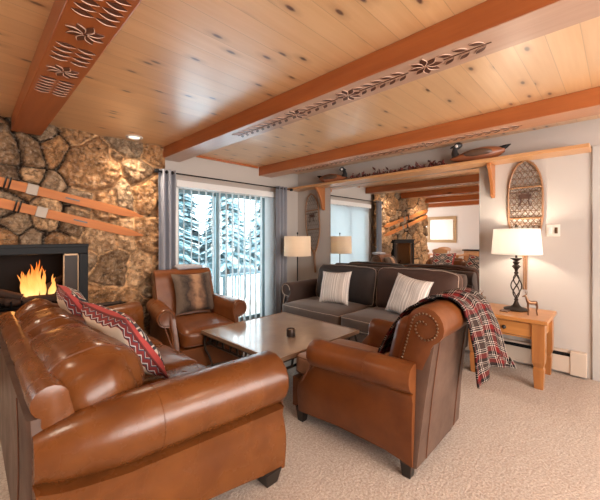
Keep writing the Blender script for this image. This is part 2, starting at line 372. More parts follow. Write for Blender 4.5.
# ------------------------------------------------------------------ stone chimney
import numpy as np
def stone_chimney():
    x0, x1, z0, z1 = -1.18, 1.70, 0.0, ZC
    O = (-.17, .87, .55, 1.23)
    t = thing('stone_chimney', 'field stone chimney wall around the fireplace, with skis hung across it', 'fireplace', (.26, YB, 0))
    px = [(57,150,.0),(92,168,.13),(127,140,.04),(113,158,-.06),(137,170,.02),(152,152,.0),(125,197,.02),(150,195,.05),(104,203,.0),(52,184,.0),(28,152,.0),(28,174,0),
          (8,150,.0),(8,172,0),(20,192,0),(45,215,.02),(20,222,.02),(72,222,.02),(80,199,.0),(100,238,.03),(126,238,0),(152,235,.03),(112,268,.06),(140,272,.05),(160,268,0),(100,300,.04),
          (128,305,.04),(150,312,.03),(100,340,.04),(132,345,.04),(38,128,-.04),(75,135,-.02),(160,205,-.04),(8,205,0),(8,235,0),(35,238,0),(60,240,0),(84,262,-.02)]
    S = []
    fx, fy = math.sin(YAW), math.cos(YAW)
    for u, v, wt in px:
        tt = (u - 300) / F; ax, ay = fx + fy * tt, fy - fx * tt; d = (YB - .05) / ay
        S.append((ax * d, EYE + (236.5 - v) * d / F, wt))
    rr = random.Random(3)
    for k in range(260):
        x = rr.uniform(x0, x1); z = rr.uniform(z0, z1)
        if x > .2 and z > .75: continue
        if x > -.25 and x < .95 and z > 1.2: continue
        if all((x - a) ** 2 + (z - b) ** 2 > .24 ** 2 for a, b, c in S): S.append((x, z, rr.uniform(0, .05)))
    S = np.array(S)
    st = .0125; xs = np.arange(x0, x1 + st / 2, st); zs = np.arange(z0, z1 + st / 2, st); zs[-1] = z1
    X, Z = np.meshgrid(xs, zs)
    wx = np.zeros_like(X); wz = np.zeros_like(X); n1 = np.zeros_like(X); n2 = np.zeros_like(X)
    for i in range(X.shape[0]):
        for j in range(X.shape[1]):
            p = Vector((X[i, j], 0, Z[i, j]))
            wx[i, j] = noise.noise(p * 3.2) * .06 + noise.noise(p * 11) * .014; wz[i, j] = noise.noise(p * 3.2 + Vector((9, 4, 2))) * .06 + noise.noise(p * 11 + Vector((5, 5, 5))) * .014
            n1[i, j] = noise.fractal(p * 4, .6, 2.1, 5); n2[i, j] = noise.fractal(Vector((p.x * 14 + p.z * 5, 1, p.z * 20)), .6, 2, 3)
    XX, ZZ = X + wx, Z + wz
    D = np.stack([np.sqrt((XX - a) ** 2 + (ZZ - b) ** 2) - c for a, b, c in S])
    idx = np.argsort(D, 0)[:2]; d1 = np.take_along_axis(D, idx[:1], 0)[0]; d2 = np.take_along_axis(D, idx[1:2], 0)[0]
    edge = (d2 - d1)
    plate = 1 - np.exp(-np.clip(edge - .008, 0, 1) / .022)
    rs = np.random.RandomState(5); lv = rs.uniform(.7, 1.15, len(S)); tx = rs.uniform(-.09, .09, len(S)); tz = rs.uniform(-.09, .09, len(S))
    cid = idx[0]
    h = .07 * plate * lv[cid] + plate * (tx[cid] * (XX - S[cid, 0]) + tz[cid] * (ZZ - S[cid, 1])) + .032 * n1 * plate + .012 * n2 * (.3 + plate)
    Yv = YB - .02 - np.clip(h, -.01, .16)
    pal = [(.64, .50, .37), (.52, .43, .34), (.76, .64, .51), (.48, .40, .33), (.63, .55, .46), (.68, .53, .38), (.57, .50, .43)]
    cs = np.array([pal[k % 7] for k in rs.permutation(len(S) * 3)[:len(S)]])
    bm = bmesh.new(); cl = bm.loops.layers.color.new('stone'); colmap = {}
    V = {}
    H, W = X.shape
    inside = (X > O[0] + .01) & (X < O[1] - .01) & (Z > O[2] + .01) & (Z < O[3] - .01)
    for i in range(H):
        for j in range(W):
            V[i, j] = bm.verts.new((X[i, j] - .26, Yv[i, j] - YB, Z[i, j]))
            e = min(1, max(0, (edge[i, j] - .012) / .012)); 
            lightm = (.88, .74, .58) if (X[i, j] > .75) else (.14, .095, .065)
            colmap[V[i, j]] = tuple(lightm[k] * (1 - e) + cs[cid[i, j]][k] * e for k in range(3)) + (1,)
    for i in range(H - 1):
        for j in range(W - 1):
            if inside[i, j] and inside[i + 1, j + 1]: continue
            f = bm.faces.new((V[i, j], V[i, j + 1], V[i + 1, j + 1], V[i + 1, j]))
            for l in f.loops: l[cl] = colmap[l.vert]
    me = bpy.data.meshes.new('stonework'); bm.to_mesh(me); bm.free(); me.materials.append(M['stone'])
    for p in me.polygons: p.use_smooth = True
    o = bpy.data.objects.new('stonework', me); C.objects.link(o); o.parent = t
    # body of the chimney behind the stone face and the firebox walls
    bm = bmesh.new()
    def B(*a): add_box(bm, a[0] - .26, a[1] - .26, a[2] - YB, a[3] - YB, a[4], a[5])
    B(x0 + .005, O[0], YB - .018, YB + .6, 0, ZC); B(O[1], x1 - .005, YB - .018, YB + .16, 0, ZC); B(O[0], O[1], YB - .018, YB + .6, O[3], ZC); B(O[0], O[1], YB - .018, YB + .6, 0, O[2])
    obj('chimney_core', bm, M['mortar'], t, 0)
    bm = bmesh.new()
    B(O[0], O[1], YB + .5, YB + .6, O[2], O[3]); B(O[1], O[1] + .01, YB + .16, YB + .6, O[2], O[3])
    obj('firebox_back', bm, M['soot'], t, 0)
    return O
M['mortar'] = mat('mortar', (.30, .21, .15), .9); M['soot'] = mat('sooty_brick', (.010, .006, .005), .9)
OP = stone_chimney()

# fireplace insert
t = thing('fireplace_insert', 'black framed glass doored fireplace insert set in the stone chimney', 'fireplace insert', (.38, YB - .09, .55))
bm = bmesh.new()
ox0, ox1, oz = -.58, .50, .695
for a in ((ox0, ox1, -.05, .05, .61, oz), (ox0, ox1, -.05, .05, 0, .07), (ox0, ox0 + .08, -.05, .05, .07, .61), (ox1 - .08, ox1, -.05, .05, .07, .61)): add_box(bm, *a)
obj('surround', bm, M['black'], t, 0, .006)
bm = bmesh.new(); add_box(bm, ox0, ox1, -.075, -.05, oz - .02, oz + .012); obj('hood_strip', bm, M['black'], t, 0, .004)
for s, a in ((-1, ox0 + .08), (1, ox1 - .08)):       # folded doors standing open at each side
    b = a - s * .13
    x0, x1 = min(a, b), max(a, b); bm = bmesh.new()
    for q in ((x0, x0 + .012, .07, .61), (x1 - .012, x1, .07, .61), (x0, x1, .07, .085), (x0, x1, .59, .61)): add_box(bm, q[0], q[1], -.04, -.015, q[2], q[3])
    d = obj('folding_door', bm, M['brass_dark'] if 'brass_dark' in M else M['nail'], t, 0, .002)
    bm = bmesh.new(); add_box(bm, x0 + .012, x1 - .012, -.03, -.024, .085, .59); obj('door_glass', bm, M['smoked'], d, 0)
t = thing('fire_grate', 'black iron grate holding the burning logs', 'grate', (.38, YB + .22, .55))
bm = bmesh.new()
for k in range(7): add_tube(bm, [(-.24 + k * .08, -.14, .16), (-.24 + k * .08, -.13, .1), (-.24 + k * .08, .1, .1)], .009, 6)
for y in (-.1, .08): add_tube(bm, [(-.27, y, .09), (.27, y, .09)], .009, 6)
obj('grate_bars', bm, M['black'], t, 40)
for x in (-.22, .22):
    for y in (-.1, .08):
        bm = bmesh.new(); add_tube(bm, [(x, y, .09), (x, y, 0.0)], .009, 6); obj('leg', bm, M['black'], t, 40)
M['bark'] = m_wood('charred_bark', (.09, .045, .028), (.03, .016, .011), 'X', .8, False, 0)
M['log_end'] = mat('pale_split_wood', (.5, .30, .18), .8)
def log(x, y, z, L, r, rot, label):
    bm = bmesh.new(); n = 10
    rings = [[Vector((s * L / 2, r * (1 + .12 * nz((s, k, 1), .8)) * math.cos(2 * PI * k / n), r * (1 + .12 * nz((s, k, 4), .9)) * math.sin(2 * PI * k / n))) for k in range(n)] for s in (-1, -.5, 0, .5, 1)]
    V = loft(bm, rings); bm.faces.ensure_lookup_table()
    bm.faces[-1].material_index = 1; bm.faces[-2].material_index = 1
    o = obj('firewood_log', bm, [M['bark'], M['log_end']], None, 40, loc=(x, y, z), rot=rot); tag(o, label, 'log', 'logs in the fire')
log(.30, YB + .24, .705, .42, .045, (0, 0, .1), 'charred log lying flat at the back left of the fire grate')
log(.46, YB + .13, .70, .40, .042, (0, 0, -.12), 'charred log lying across the front of the fire grate')
log(.58, YB + .2, .80, .36, .030, (0, -.55, .25), 'thin log leaning up to the right out of the fire')
log(.25, YB + .16, .785, .30, .036, (0, .35, -.3), 'split log tilted down to the right at the left of the fire')
# flames
bm = bmesh.new(); fr = random.Random(11)
for k in range(24):
    fx_ = fr.uniform(-.12, .12); fy_ = fr.uniform(-.05, .05); hgt = (.37 - abs(fx_) * 1.2) * fr.uniform(.6, 1.05); r0 = fr.uniform(.016, .030)
    ph = fr.uniform(0, 6); rings = []
    for i in range(9):
        s = i / 8; rr_ = r0 * (math.sin(PI * (.18 + .82 * s)) ** .8) * (1 - s * .55) + .001
        cx = fx_ + .022 * math.sin(ph + s * 5) * s + fx_ * .25 * s; cy = fy_ + .012 * math.cos(ph + s * 4)
        rings.append([Vector((cx + rr_ * math.cos(a * PI / 4), cy + rr_ * .5 * math.sin(a * PI / 4), s * hgt)) for a in range(8)])
    loft(bm, rings)
o = obj('fire_flames', bm, M['flame'], None, 80, loc=(.52, YB + .17, .73)); tag(o, 'bright orange flames rising from the logs in the fireplace', 'fire')
l = bpy.data.lights.new('fire_glow', 'POINT'); l.energy = .8; l.color = (1, .42, .12); l.shadow_soft_size = .08
o = bpy.data.objects.new('fire_glow', l); C.objects.link(o); o.location = (.44, YB + .10, .95)

# skis ------------------------------------------------------------------
def ski(z0, z1, label, px):
    xa, xb = -.95, 1.41; L = math.hypot(xb - xa, z1 - z0); ang = math.atan2(z1 - z0, xb - xa)
    t = thing('wooden_ski', label, 'ski', ((xa + xb) / 2, YB - .165, (z0 + z1) / 2), (0, ang * -1, 0), None)
    rings = []; N = 34
    for i in range(N + 1):
        s = i / N; x = (s - .5) * L
        w_ = .047 * (1 - .12 * math.sin(PI * s)) * (1 if s < .9 else max(.12, 1 - ((s - .9) / .1) ** 1.8)); w_ *= min(1, .6 + s * 12)
        th = .009 + .006 * math.sin(PI * s); y = -.06 * max(0, (s - .88) / .12) ** 2 * 0 + (.0)
        rings.append([Vector((x, y - th, -w_)), Vector((x, y - th * 1.3, 0)), Vector((x, y - th, w_)), Vector((x, y + th * .5, w_)), Vector((x, y + th * .5, -w_))])
    bm = bmesh.new(); loft(bm, rings); obj('ski_board', bm, M['ski'], t, 25)
    bm = bmesh.new(); add_box(bm, px, px + .085, -.022, .014, -.050, .050); obj('toe_plate', bm, M['ski_metal'], t, 0, .004)
    bm = bmesh.new(); add_tube(bm, [(px - .12, -.03, -.055), (px - .12, -.05, 0), (px - .12, -.03, .055)], .008, 6); add_tube(bm, [(px - .15, -.03, -.055), (px - .15, -.05, 0), (px - .15, -.03, .055)], .008, 6); obj('leather_strap', bm, M['dark_wood'], t, 40)
    bm = bmesh.new(); add_box(bm, px + .30, px + .42, -.0215, -.014, -.006, .006); obj('ski_marking', bm, M['dark_wood'], t, 0)
    bm = bmesh.new(); add_tube(bm, [(-.5, .01, 0), (-.5, .10, 0)], .006, 6); obj('hanger_peg', bm, M['black'], t, 40)
    bm = bmesh.new(); add_tube(bm, [(.75, .01, 0), (.75, .10, 0)], .006, 6); obj('hanger_peg', bm, M['black'], t, 40)
M['ski_metal'] = mat('ski_plate', (.26, .21, .165), .5, .4)
ski(2.055, 1.555, 'upper of the two old wooden skis on the stone chimney', .16)
ski(1.90, 1.34, 'lower of the two old wooden skis on the stone chimney', .23)

# ceiling light
t = thing('recessed_ceiling_light', 'small round white recessed light in the plank ceiling near the stone chimney', 'ceiling light', (1.29, 3.80, ZC))
bm = bmesh.new(); add_lathe(bm, [(.085, 0), (.088, -.006), (.07, -.012), (.062, -.004)]); obj('trim_ring', bm, M['white'], t, 40)
bm = bmesh.new(); add_lathe(bm, [(.061, -.003), (.045, -.006), (0, -.007)]); obj('lamp_face', bm, emit('lamp_face_glow', (1, .85, .65), 1.0), t, 40)
def spot(x, y, p, name='downlight', size=2.4):
    l = bpy.data.lights.new(name, 'SPOT'); l.energy = p; l.color = (1, .84, .66); l.spot_size = size; l.spot_blend = .9; l.shadow_soft_size = .14
    o = bpy.data.objects.new(name, l); C.objects.link(o); o.location = (x, y, ZC - .03)
spot(1.29, 3.76, 55)
spot(-.45, 3.68, 60)  # fill downlight added out of view to brighten the stone
for x, y, p, lb in ((-.45, 3.72, 0, 'added recessed fill light washing the left half of the stone chimney'), (1.1, -.3, 34, 'added recessed fill light above the spot where the camera stands'), (-.4, 1.8, 34, 'added recessed fill light left of the carved left beam'), (-1.9, 1.5, 25, 'added recessed fill light over the far left of the room'), (-2, 4.5, 30, 'added recessed fill light over the dining area')):  # downlights added as fill for the room, each with a trim ring
    if p: spot(x, y, p)
    if True:
        t = thing('recessed_ceiling_light', lb, 'ceiling light', (x, y, ZC), 0)
        bm = bmesh.new(); add_lathe(bm, [(.085, 0), (.088, -.006), (.07, -.012), (.062, -.004)]); obj('trim_ring', bm, M['white'], t, 40)

# ------------------------------------------------------------------ glass door, blinds, curtains
t = bpy.data.objects.new('door_1', None); C.objects.link(t); t['kind'] = 'structure'
M['alu'] = mat('teal_grey_frame', (.16, .25, .28), .4, .3)
bm = bmesh.new()
for a in ((1.86, 1.90, YB - .02, YB + .12, 0, 2.03), (3.42, 3.52, YB - .02, YB + .12, 0, 2.03), (1.90, 3.42, YB - .02, YB + .12, 1.95, 2.03), (1.90, 3.42, YB + .02, YB + .12, 0, .04)): add_box(bm, *a)
obj('door_frame', bm, M['white'], t, 0, .004)
def sash(x0, x1, y, m):
    bm = bmesh.new()
    for a in ((x0, x0 + .05, y, y + .035, .04, 1.95), (x1 - .05, x1, y, y + .035, .04, 1.95), (x0 + .05, x1 - .05, y, y + .035, .04, .11), (x0 + .05, x1 - .05, y, y + .035, 1.90, 1.95)): add_box(bm, *a)
    s = obj('door_sash', bm, m, t, 0, .003)
    bm = bmesh.new(); add_box(bm, x0 + .05, x1 - .05, y + .014, y + .02, .11, 1.90); obj('door_glass', bm, M['glass'], s, 0)
sash(1.90, 2.52, YB + .07, M['alu']); sash(2.47, 3.36, YB + .03, M['alu'])
bm = bmesh.new(); add_box(bm, 1.84, 3.52, YB - .10, YB - .02, 1.955, 2.04); tv = thing('vertical_blinds', 'white vertical blinds turned open across the sliding glass door', 'blinds', (0, 0, 0))
tv.location = (2.68, YB - .06, 0)
for v in bm.verts: v.co -= Vector(tv.location)
obj('headrail', bm, M['white'], tv, 0, .005)
bm = bmesh.new()
xs_ = [1.95 + .105 * k for k in range(14)] + [3.36 + .022 * k for k in range(6)]
for x in xs_:
    m_ = Matrix.Translation((x - 2.68, 0, 0)) @ Matrix.Rotation(1.28 if x < 3.3 else 1.5, 4, 'Z'); add_box(bm, -.04, .04, -.0008, .0008, .03, 1.96, m_)
obj('vertical_slats', bm, M['blind'], tv, 0)
def curtain(x0, x1, label):
    t = thing('curtain', label, 'curtain', ((x0 + x1) / 2, YB - .20, 0))
    bm = bmesh.new(); w_ = x1 - x0; n = 60; pr = [[], []]
    for i in range(n + 1):
        s = i / n; pr[0].append((-w_ / 2 + w_ * s, .032 * math.sin(s * 2 * PI * w_ / .075)))
    rows = []
    for z in (.015, .5, 1.0, 1.5, 1.9, 2.125):
        rows.append([bm.verts.new((x * (1.0 if z > 1.8 else .96), y * (1.15 - .1 * z), z)) for x, y in pr[0]])
    for a, b in zip(rows, rows[1:]):
        for i in range(n): bm.faces.new((a[i], a[i + 1], b[i + 1], b[i]))
    o = obj('curtain_panel', bm, M['curtain'], t, 60); s_ = o.modifiers.new('s', 'SOLIDIFY'); s_.thickness = .003
    k = max(2, round(w_ / .075))
    for i in range(k):
        x = -w_ / 2 + w_ * (i + .5) / k
        bm = bmesh.new(); add_tube(bm, [(x, .020 * math.cos(a * PI / 6), 2.095 + .020 * math.sin(a * PI / 6)) for a in range(12)], .0045, 5, True); obj('grommet', bm, M['black'], t, 60)
curtain(1.57, 1.77, 'grey grommet curtain hanging beside the stone chimney'); curtain(3.40, 3.64, 'grey grommet curtain hanging in the corner by the floor lamp')
t = thing('curtain_rod', 'thin black curtain rod above the sliding glass door', 'curtain rod', (2.62, YB - .20, 2.095))
bm = bmesh.new(); add_tube(bm, [(-1.06, 0, 0), (1.10, 0, 0)], .009, 8); obj('rod', bm, M['black'], t, 40)
for x in (-1.07, 1.11):
    bm = bmesh.new(); add_box(bm, x - .02, x + .02, -.02, .02, -.02, .02); obj('finial', bm, M['black'], t, 0, .004)
for x in (-.95, 1.02):
    bm = bmesh.new(); add_tube(bm, [(x, 0, 0), (x, .20, 0)], .007, 6); obj('rod_bracket', bm, M['black'], t, 40)

# ------------------------------------------------------------------ outside the door
sn = mat('snow', (.82, .88, .94), .9)
bm = bmesh.new(); add_box(bm, -12, 45, 6.6, 48, -1.3, -1.2); o = struct('ground', bm, sn)
bm = bmesh.new()
for k in range(17): add_box(bm, .2, 6.0, YB + .17 + k * .145, YB + .17 + k * .145 + .138, -.48, -.44)
o = obj('deck', bm, m_wood('deck_wood', (.42, .44, .46), (.55, .58, .62), 'X', .8, False), None, 0); tag(o, 'snow dusted wooden deck outside the glass door', 'deck')
t = thing('deck_railing', 'wooden deck railing with thin balusters outside the glass door', 'railing', (3.1, 6.4, -.44))
gw = mat('weathered_rail', (.07, .11, .125), .8)
bm = bmesh.new(); add_box(bm, -2.6, 2.8, -.06, .06, .86, .90); obj('handrail', bm, gw, t, 0, .005)
bm = bmesh.new(); add_box(bm, -2.6, 2.8, -.02, .02, .10, .14); obj('bottom_rail', bm, gw, t, 0, .005)
for k in range(4):
    bm = bmesh.new(); add_box(bm, -2.6 + k * 1.78, -2.51 + k * 1.78, -.045, .045, 0, .86); obj('post', bm, gw, t, 0, .005)
for k in range(36):
    if k % 12 == 0: continue
    x = -2.56 + k * .148; bm = bmesh.new(); add_box(bm, x - .012, x + .012, -.012, .012, .14, .86); obj('baluster', bm, gw, t, 0)
nd = mat('snowy_needles', (.16, .25, .25), .9); ndt = NT(nd); a = ndt.noise(ndt.coord(), 1.6, 4, .7)
ndt.l(ndt.mix(ndt.ramp(a, [(.42, (0, 0, 0)), (.58, (1, 1, 1))]), (.045, .11, .12), (.42, .54, .58)), nd.node_tree.nodes['Principled BSDF'].inputs['Base Color'])
def conifer(x, y, h, label, sd):
    t = thing('snowy_conifer', label, 'tree', (x, y, -1.2), sd, None); rr = random.Random(sd)
    bm = bmesh.new(); add_tube(bm, [(0, 0, 0), (0, 0, h * .5), (0, 0, h)], [.13, .09, .02], 8); obj('trunk', bm, M['bark'], t, 40)
    bm = bmesh.new(); nl = int(h * 5)
    for i in range(nl):
        z = h * (.1 + .9 * i / nl); rad = (h - z) * .27 + .12
        for k in range(9):
            a = rr.uniform(0, 6.28); L = rad * rr.uniform(.65, 1.1); dz = -L * .3; c, s = math.cos(a), math.sin(a); wv = L * .22
            p = [Vector((0, 0, z)), Vector((c * L * .55 - s * wv, s * L * .55 + c * wv, z + dz * .4)), Vector((c * L, s * L, z + dz)), Vector((c * L * .55 + s * wv, s * L * .55 - c * wv, z + dz * .4))]
            q = Vector((c * L * .5, s * L * .5, z + dz * .3 + .07)); b_ = q - Vector((0, 0, .12))
            V = [bm.verts.new(v) for v in p + [q, b_]]
            for i0, i1 in ((0, 1), (1, 2), (2, 3), (3, 0)): bm.faces.new((V[i0], V[i1], V[4])); bm.faces.new((V[i1], V[i0], V[5]))
    obj('branches', bm, nd, t, 0)
for i, (x, y, h, lb) in enumerate(((8.2, 19.5, 9.5, 'snowy conifer seen through the left pane of the glass door'), (14.0, 22, 11, 'tall snowy conifer seen beyond the middle of the glass door'),
        (19.5, 23, 9.5, 'snowy conifer seen through the right pane of the glass door'), (12.6, 29, 13, 'distant snowy conifer between the nearer trees at the left pane'), (26.5, 30, 13, 'far snowy conifer at the right edge of the glass door'), (19.3, 30.5, 12.5, 'farthest snowy conifer behind the middle trees'), (10.6, 22.5, 11, 'broad snowy conifer just left of the door stile'), (12.4, 19.0, 8.5, 'short snowy conifer behind the middle of the deck railing'), (17.0, 26.5, 12, 'snowy conifer just right of the door stile'), (22.5, 25.5, 12, 'tall snowy conifer near the right curtain'), (9.0, 26.5, 13, 'tall snowy conifer beside the left curtain'), (15.3, 19.2, 7.0, 'small snowy conifer over the right half of the railing'))):
    conifer(x, y, h, lb, i + 2)

# ------------------------------------------------------------------ upholstery builders
def cube_grid(n):
    """points on a cube surface in [-1,1]^3 with faces as index quads"""
    idx = {}; P = []; Fc = []
    def g(p):
        k = tuple(round(a * 1000) for a in p)
        if k not in idx: idx[k] = len(P); P.append(p)
        return idx[k]
    for ax in range(3):
        for s in (-1, 1):
            for i in range(n):
                for j in range(n):
                    q = []
                    for a, b in ((i, j), (i + 1, j), (i + 1, j + 1), (i, j + 1)):
                        p = [0, 0, 0]; p[ax] = s; p[(ax + 1) % 3] = -1 + 2 * a / n; p[(ax + 2) % 3] = -1 + 2 * b / n; q.append(g(tuple(p)))
                    Fc.append(q if s > 0 else q[::-1])
    return P, Fc
def cmap(p, h, r, puff=(0, 0, 0), wr=0, seed=0, sag=None):
    q = [0, 0, 0]
    for i in range(3): q[i] = math.copysign(abs(p[i]) ** .85, p[i]) * h[i]
    c = [max(-(h[i] - r), min(h[i] - r, q[i])) for i in range(3)]
    d = Vector([q[i] - c[i] for i in range(3)])
    if d.length > 1e-9: v = Vector(c) + d.normalized() * r
    else: v = Vector(q)
    for i in range(3):
        j, k = (i + 1) % 3, (i + 2) % 3
        v[i] += puff[i] * (v[i] / h[i]) * (1 - abs(p[j]) ** 2.2) * (1 - abs(p[k]) ** 2.2)
    if wr: v += Vector((nz(v, 7, seed), nz(v, 7, seed + 1), nz(v, 9, seed + 2))) * wr
    if sag: v = sag(v)
    return v
def cushion_bm(h, r, puff=(0, 0, 0), n=14, wr=0, seed=0, sag=None):
    P, Fc = cube_grid(n); bm = bmesh.new(); V = [bm.verts.new(cmap(p, h, r, puff, wr, seed, sag)) for p in P]
    for f in Fc: bm.faces.new([V[i] for i in f])
    return bm
def piping_bm(h, r, plane, val, puff=(0, 0, 0), rad=.005, wr=0, seed=0, sag=None, m=9):
    ax = plane; pts = []
    seq = []
    N = m
    for i in range(N * 2): seq.append((-1 + i / N, -1))
    for i in range(N * 2): seq.append((1, -1 + i / N))
    for i in range(N * 2): seq.append((1 - i / N, 1))
    for i in range(N * 2): seq.append((-1, 1 - i / N))
    for a, b in seq:
        p = [0, 0, 0]; p[ax] = val; p[(ax + 1) % 3] = a; p[(ax + 2) % 3] = b
        v = cmap(p, h, r, puff, wr, seed, sag); v2 = v.copy(); pts.append(v2)
    bm = bmesh.new(); add_tube(bm, pts, rad, 6, True); return bm
def throw_pillow_bm(s, th, ear=.10, n=16, seed=0):
    bm = bmesh.new(); uv = bm.loops.layers.uv.new('UVMap'); top = {}; bot = {}
    for i in range(n + 1):
        for j in range(n + 1):
            a = -1 + 2 * i / n; b = -1 + 2 * j / n
            pinch = 1 - .10 * (1 - a * a) * abs(b) ** 3; pinch2 = 1 - .10 * (1 - b * b) * abs(a) ** 3
            x = a * s / 2 * pinch2; y = b * s / 2 * pinch
            t_ = th / 2 * ((1 - a ** 4) * (1 - b ** 4)) ** .55 * (1 + .25 * nz((a, b, 0), 2, seed))
            top[i, j] = bm.verts.new((x, y, t_ + .0)); bot[i, j] = top[i, j] if i in (0, n) or j in (0, n) else bm.verts.new((x, y, -t_))
    for i in range(n):
        for j in range(n):
            for d, mi in ((top, 0), (bot, 1)):
                q = [d[i, j], d[i + 1, j], d[i + 1, j + 1], d[i, j + 1]]; f = bm.faces.new(q if d is top else q[::-1]); f.material_index = mi
                cs = [(i, j), (i + 1, j), (i + 1, j + 1), (i, j + 1)]; cs = cs if d is top else cs[::-1]
                for l, (a, b) in zip(f.loops, cs): l[uv].uv = (a / n, b / n)
    return bm
def rest(name, label, cat, mats, s, th, loc, rot, group=None, seed=0, pipe=None):
    t = thing(name, label, cat, loc, rot, group)
    obj('pillow_cover', throw_pillow_bm(s, th, seed=seed), mats, t, 60)
    if pipe:
        pts = []; n = 14
        for k in range(4 * n):
            e, f_ = divmod(k, n); u = -1 + 2 * f_ / n; a, b = [(u, -1), (1, u), (-u, 1), (-1, -u)][e]
            pts.append((a * s / 2 * (1 - .10 * (1 - b * b) * abs(a) ** 3), b * s / 2 * (1 - .10 * (1 - a * a) * abs(b) ** 3), 0))
        bm = bmesh.new(); add_tube(bm, pts, .006, 6, True); obj('piping', bm, pipe, t, 60)
    return t

def roll_seat(name, label, cat, loc, rot, W=.70, yr=-.40, yf=.40, zb=.07, seat=.45, armc=.56, ra=.088, splay=.06, pansp=0, out=.03, armcb=None, backc=.845, rb=.10, ybk=-.42,
              seats=1, mats=None, back_cush=None, nails=True, seat_h=.16, arm_back=None, fwd=.13, setb=.09, rtap=.9, pad=False, footk=1, backW=0, arm_y0=None, group=None, rake=.13):
    t = thing(name, label, cat, loc, rot, group)
    L, LB, PI_, LEG = mats['main'], mats['back'], mats['pipe'], mats['leg']
    hw = W / 2
    # --- base: front rail with an arched lower edge
    bm = bmesh.new(); n = 16; bh = hw - pansp - .05; xs = [-bh + 2 * bh * i / n for i in range(n + 1)]
    low = lambda x: zb + .035 * (1 - (abs(x) / hw) ** 2)
    zt = seat - seat_h
    ring = lambda y: [Vector((x, y, low(x))) for x in xs] + [Vector((x, y, zt)) for x in xs[::-1]]
    loft(bm, [ring(yr + .03), ring(0), ring(yf + fwd - .045), ring(yf + fwd - .03)]); obj('seat_base', bm, mats['base'], t, 35)
    # --- arms
    y0 = (arm_y0 if arm_y0 is not None else yr)
    for s in (-1, 1):
        NS = 14; rings = []
        def prof(st, ins=0.0):
            cx = hw + out + splay * (st - 1) + (splay if splay > 0 else 0) * 0; r = ra * (rtap + (1 - rtap) * min(1, (st / .28)) ** .6) - ins; cz = armc + ((armcb or armc) - armc) * (1 - st)
            pan = hw + pansp * (st - 1)
            P = []
            xi = cx - r
            zi = zb + .02 + ins
            P.append((xi + 0.0, zi)); P.append((xi, (zi + cz) / 2)); P.append((xi, cz - .03))
            for k in range(13):
                a = PI - k * (PI + 1.25) / 12; P.append((cx + r * math.cos(a), cz + r * math.sin(a)))
            P.append((pan + .012 - ins, cz - r - .004)); P.append((pan - ins, cz - r - .05)); 
            for k in range(1, 6): P.append((pan - ins + .012 * math.sin(PI * k / 5), cz - r - .05 - (cz - r - .05 - zi) * k / 5))
            return P
        def yy(st, z):
            base = y0 + (yf - setb - y0) * st
            return base + fwd * (st ** 6) * (1 - sm(armc - ra - .20, armc - ra + .03, z))
        for i in range(NS + 1):
            st = i / NS; pr = prof(st)
            rings.append([Vector((s * x, yy(st, z) + .006 * nz((x, st * 3, z), 5, 3), z + .035 * (math.sin(PI * st) * (z < zb + .05)))) for x, z in pr])
        rings.append([Vector((s * x, yy(1, z) + .010, z)) for x, z in prof(1, .006)])
        rings.append([Vector((s * x, yy(1, z) + .006, z)) for x, z in prof(1, .030)])
        bm = bmesh.new(); V = loft(bm, rings)
        a = obj('arm', bm, L, t, 38)
        # front scroll panel outline and nails
        pr = prof(1, .022)[3:]
        pts = [Vector((s * x, yy(1, z) + .013, z)) for x, z in pr]
        # curl inwards
        cx = hw + out; r = ra - .022
        bm = bmesh.new(); add_tube(bm, [Vector((s * (cx + r * q * math.cos(an)), yy(1, armc) + .012, armc + r * q * math.sin(an))) for q, an in [(1 - .75 * k / 20, -1.25 - k * .30) for k in range(21)]][:1] + pts[:-1][::-1][-1:0:-1][::-1], .005, 6)
        obj('scroll_piping', bm, PI_, a, 60)
        if nails:
            bm = bmesh.new(); acc = 0
            for p, q in zip(pts, pts[1:]):
                d = (q - p).length; k = acc
                while k < d: add_sphere(bm, p.lerp(q, k / d), .0065, 6); k += .019
                acc = k - d
            obj('nailhead_trim', bm, M['nail'], a, 60)
        # seam round the roll
        for sv in (.40,):
            pr2 = prof(sv)[1:16]; bm = bmesh.new(); add_tube(bm, [Vector((s * x, yy(sv, z), z)) for x, z in pr2], .0022, 5); obj('arm_seam', bm, L, a, 60)
    # --- back
    bw = (backW or W) ; N = 16; prf = []
    zbot = zt
    def bprof(ins=0.0):
        P = []; r = rb - ins
        P.append((ybk + rb + rake + .06 - ins, zbot + ins)); P.append((ybk + rb + rake - ins, seat)); P.append((ybk + rb + rake * .55 - ins, (seat + backc) / 2)); 
        for k in range(13):
            a = k * (PI + 1.1) / 12; P.append((ybk + r * math.cos(a) + .0, backc + r * math.sin(a)))
        P.append((ybk - .03 + ins, backc - rb - .02)); P.append((ybk * .6 + yr * .4 - .008 + ins, (backc + zb) / 2)); P.append((yr + ins, zb + .02 + ins)); P.append((yr + .05, zb + .02 + ins))
        return P
    rings = []
    for i in range(N + 1):
        x = (i / N - .5) * bw
        rings.append([Vector((x + .004 * nz((x, y, z), 6), y + .006 * nz((x, y, z), 5, 2), z + .008 * (1 - (2 * x / bw) ** 2) * (z > seat) + .006 * nz((x, 0, z), 6, 5))) for y, z in bprof()])
    first = [Vector((-bw / 2 - .008, y, z)) for y, z in bprof(.025)]; last = [Vector((bw / 2 + .008, y, z)) for y, z in bprof(.025)]
    bm = bmesh.new(); loft(bm, [first] + rings + [last])
    npf = len(rings[0])
    bm.faces.ensure_lookup_table()
    for f in bm.faces:
        if f.normal.length == 0: f.normal_update()
        c = f.calc_center_median()

    b = obj('backrest', bm, [L, LB], t, 38)
    bm = bmesh.new(); yt = ybk - .035; zt2 = backc - rb * .8; yo = (arm_y0 if arm_y0 is not None else yr) - .004
    hp = hw - pansp - .003
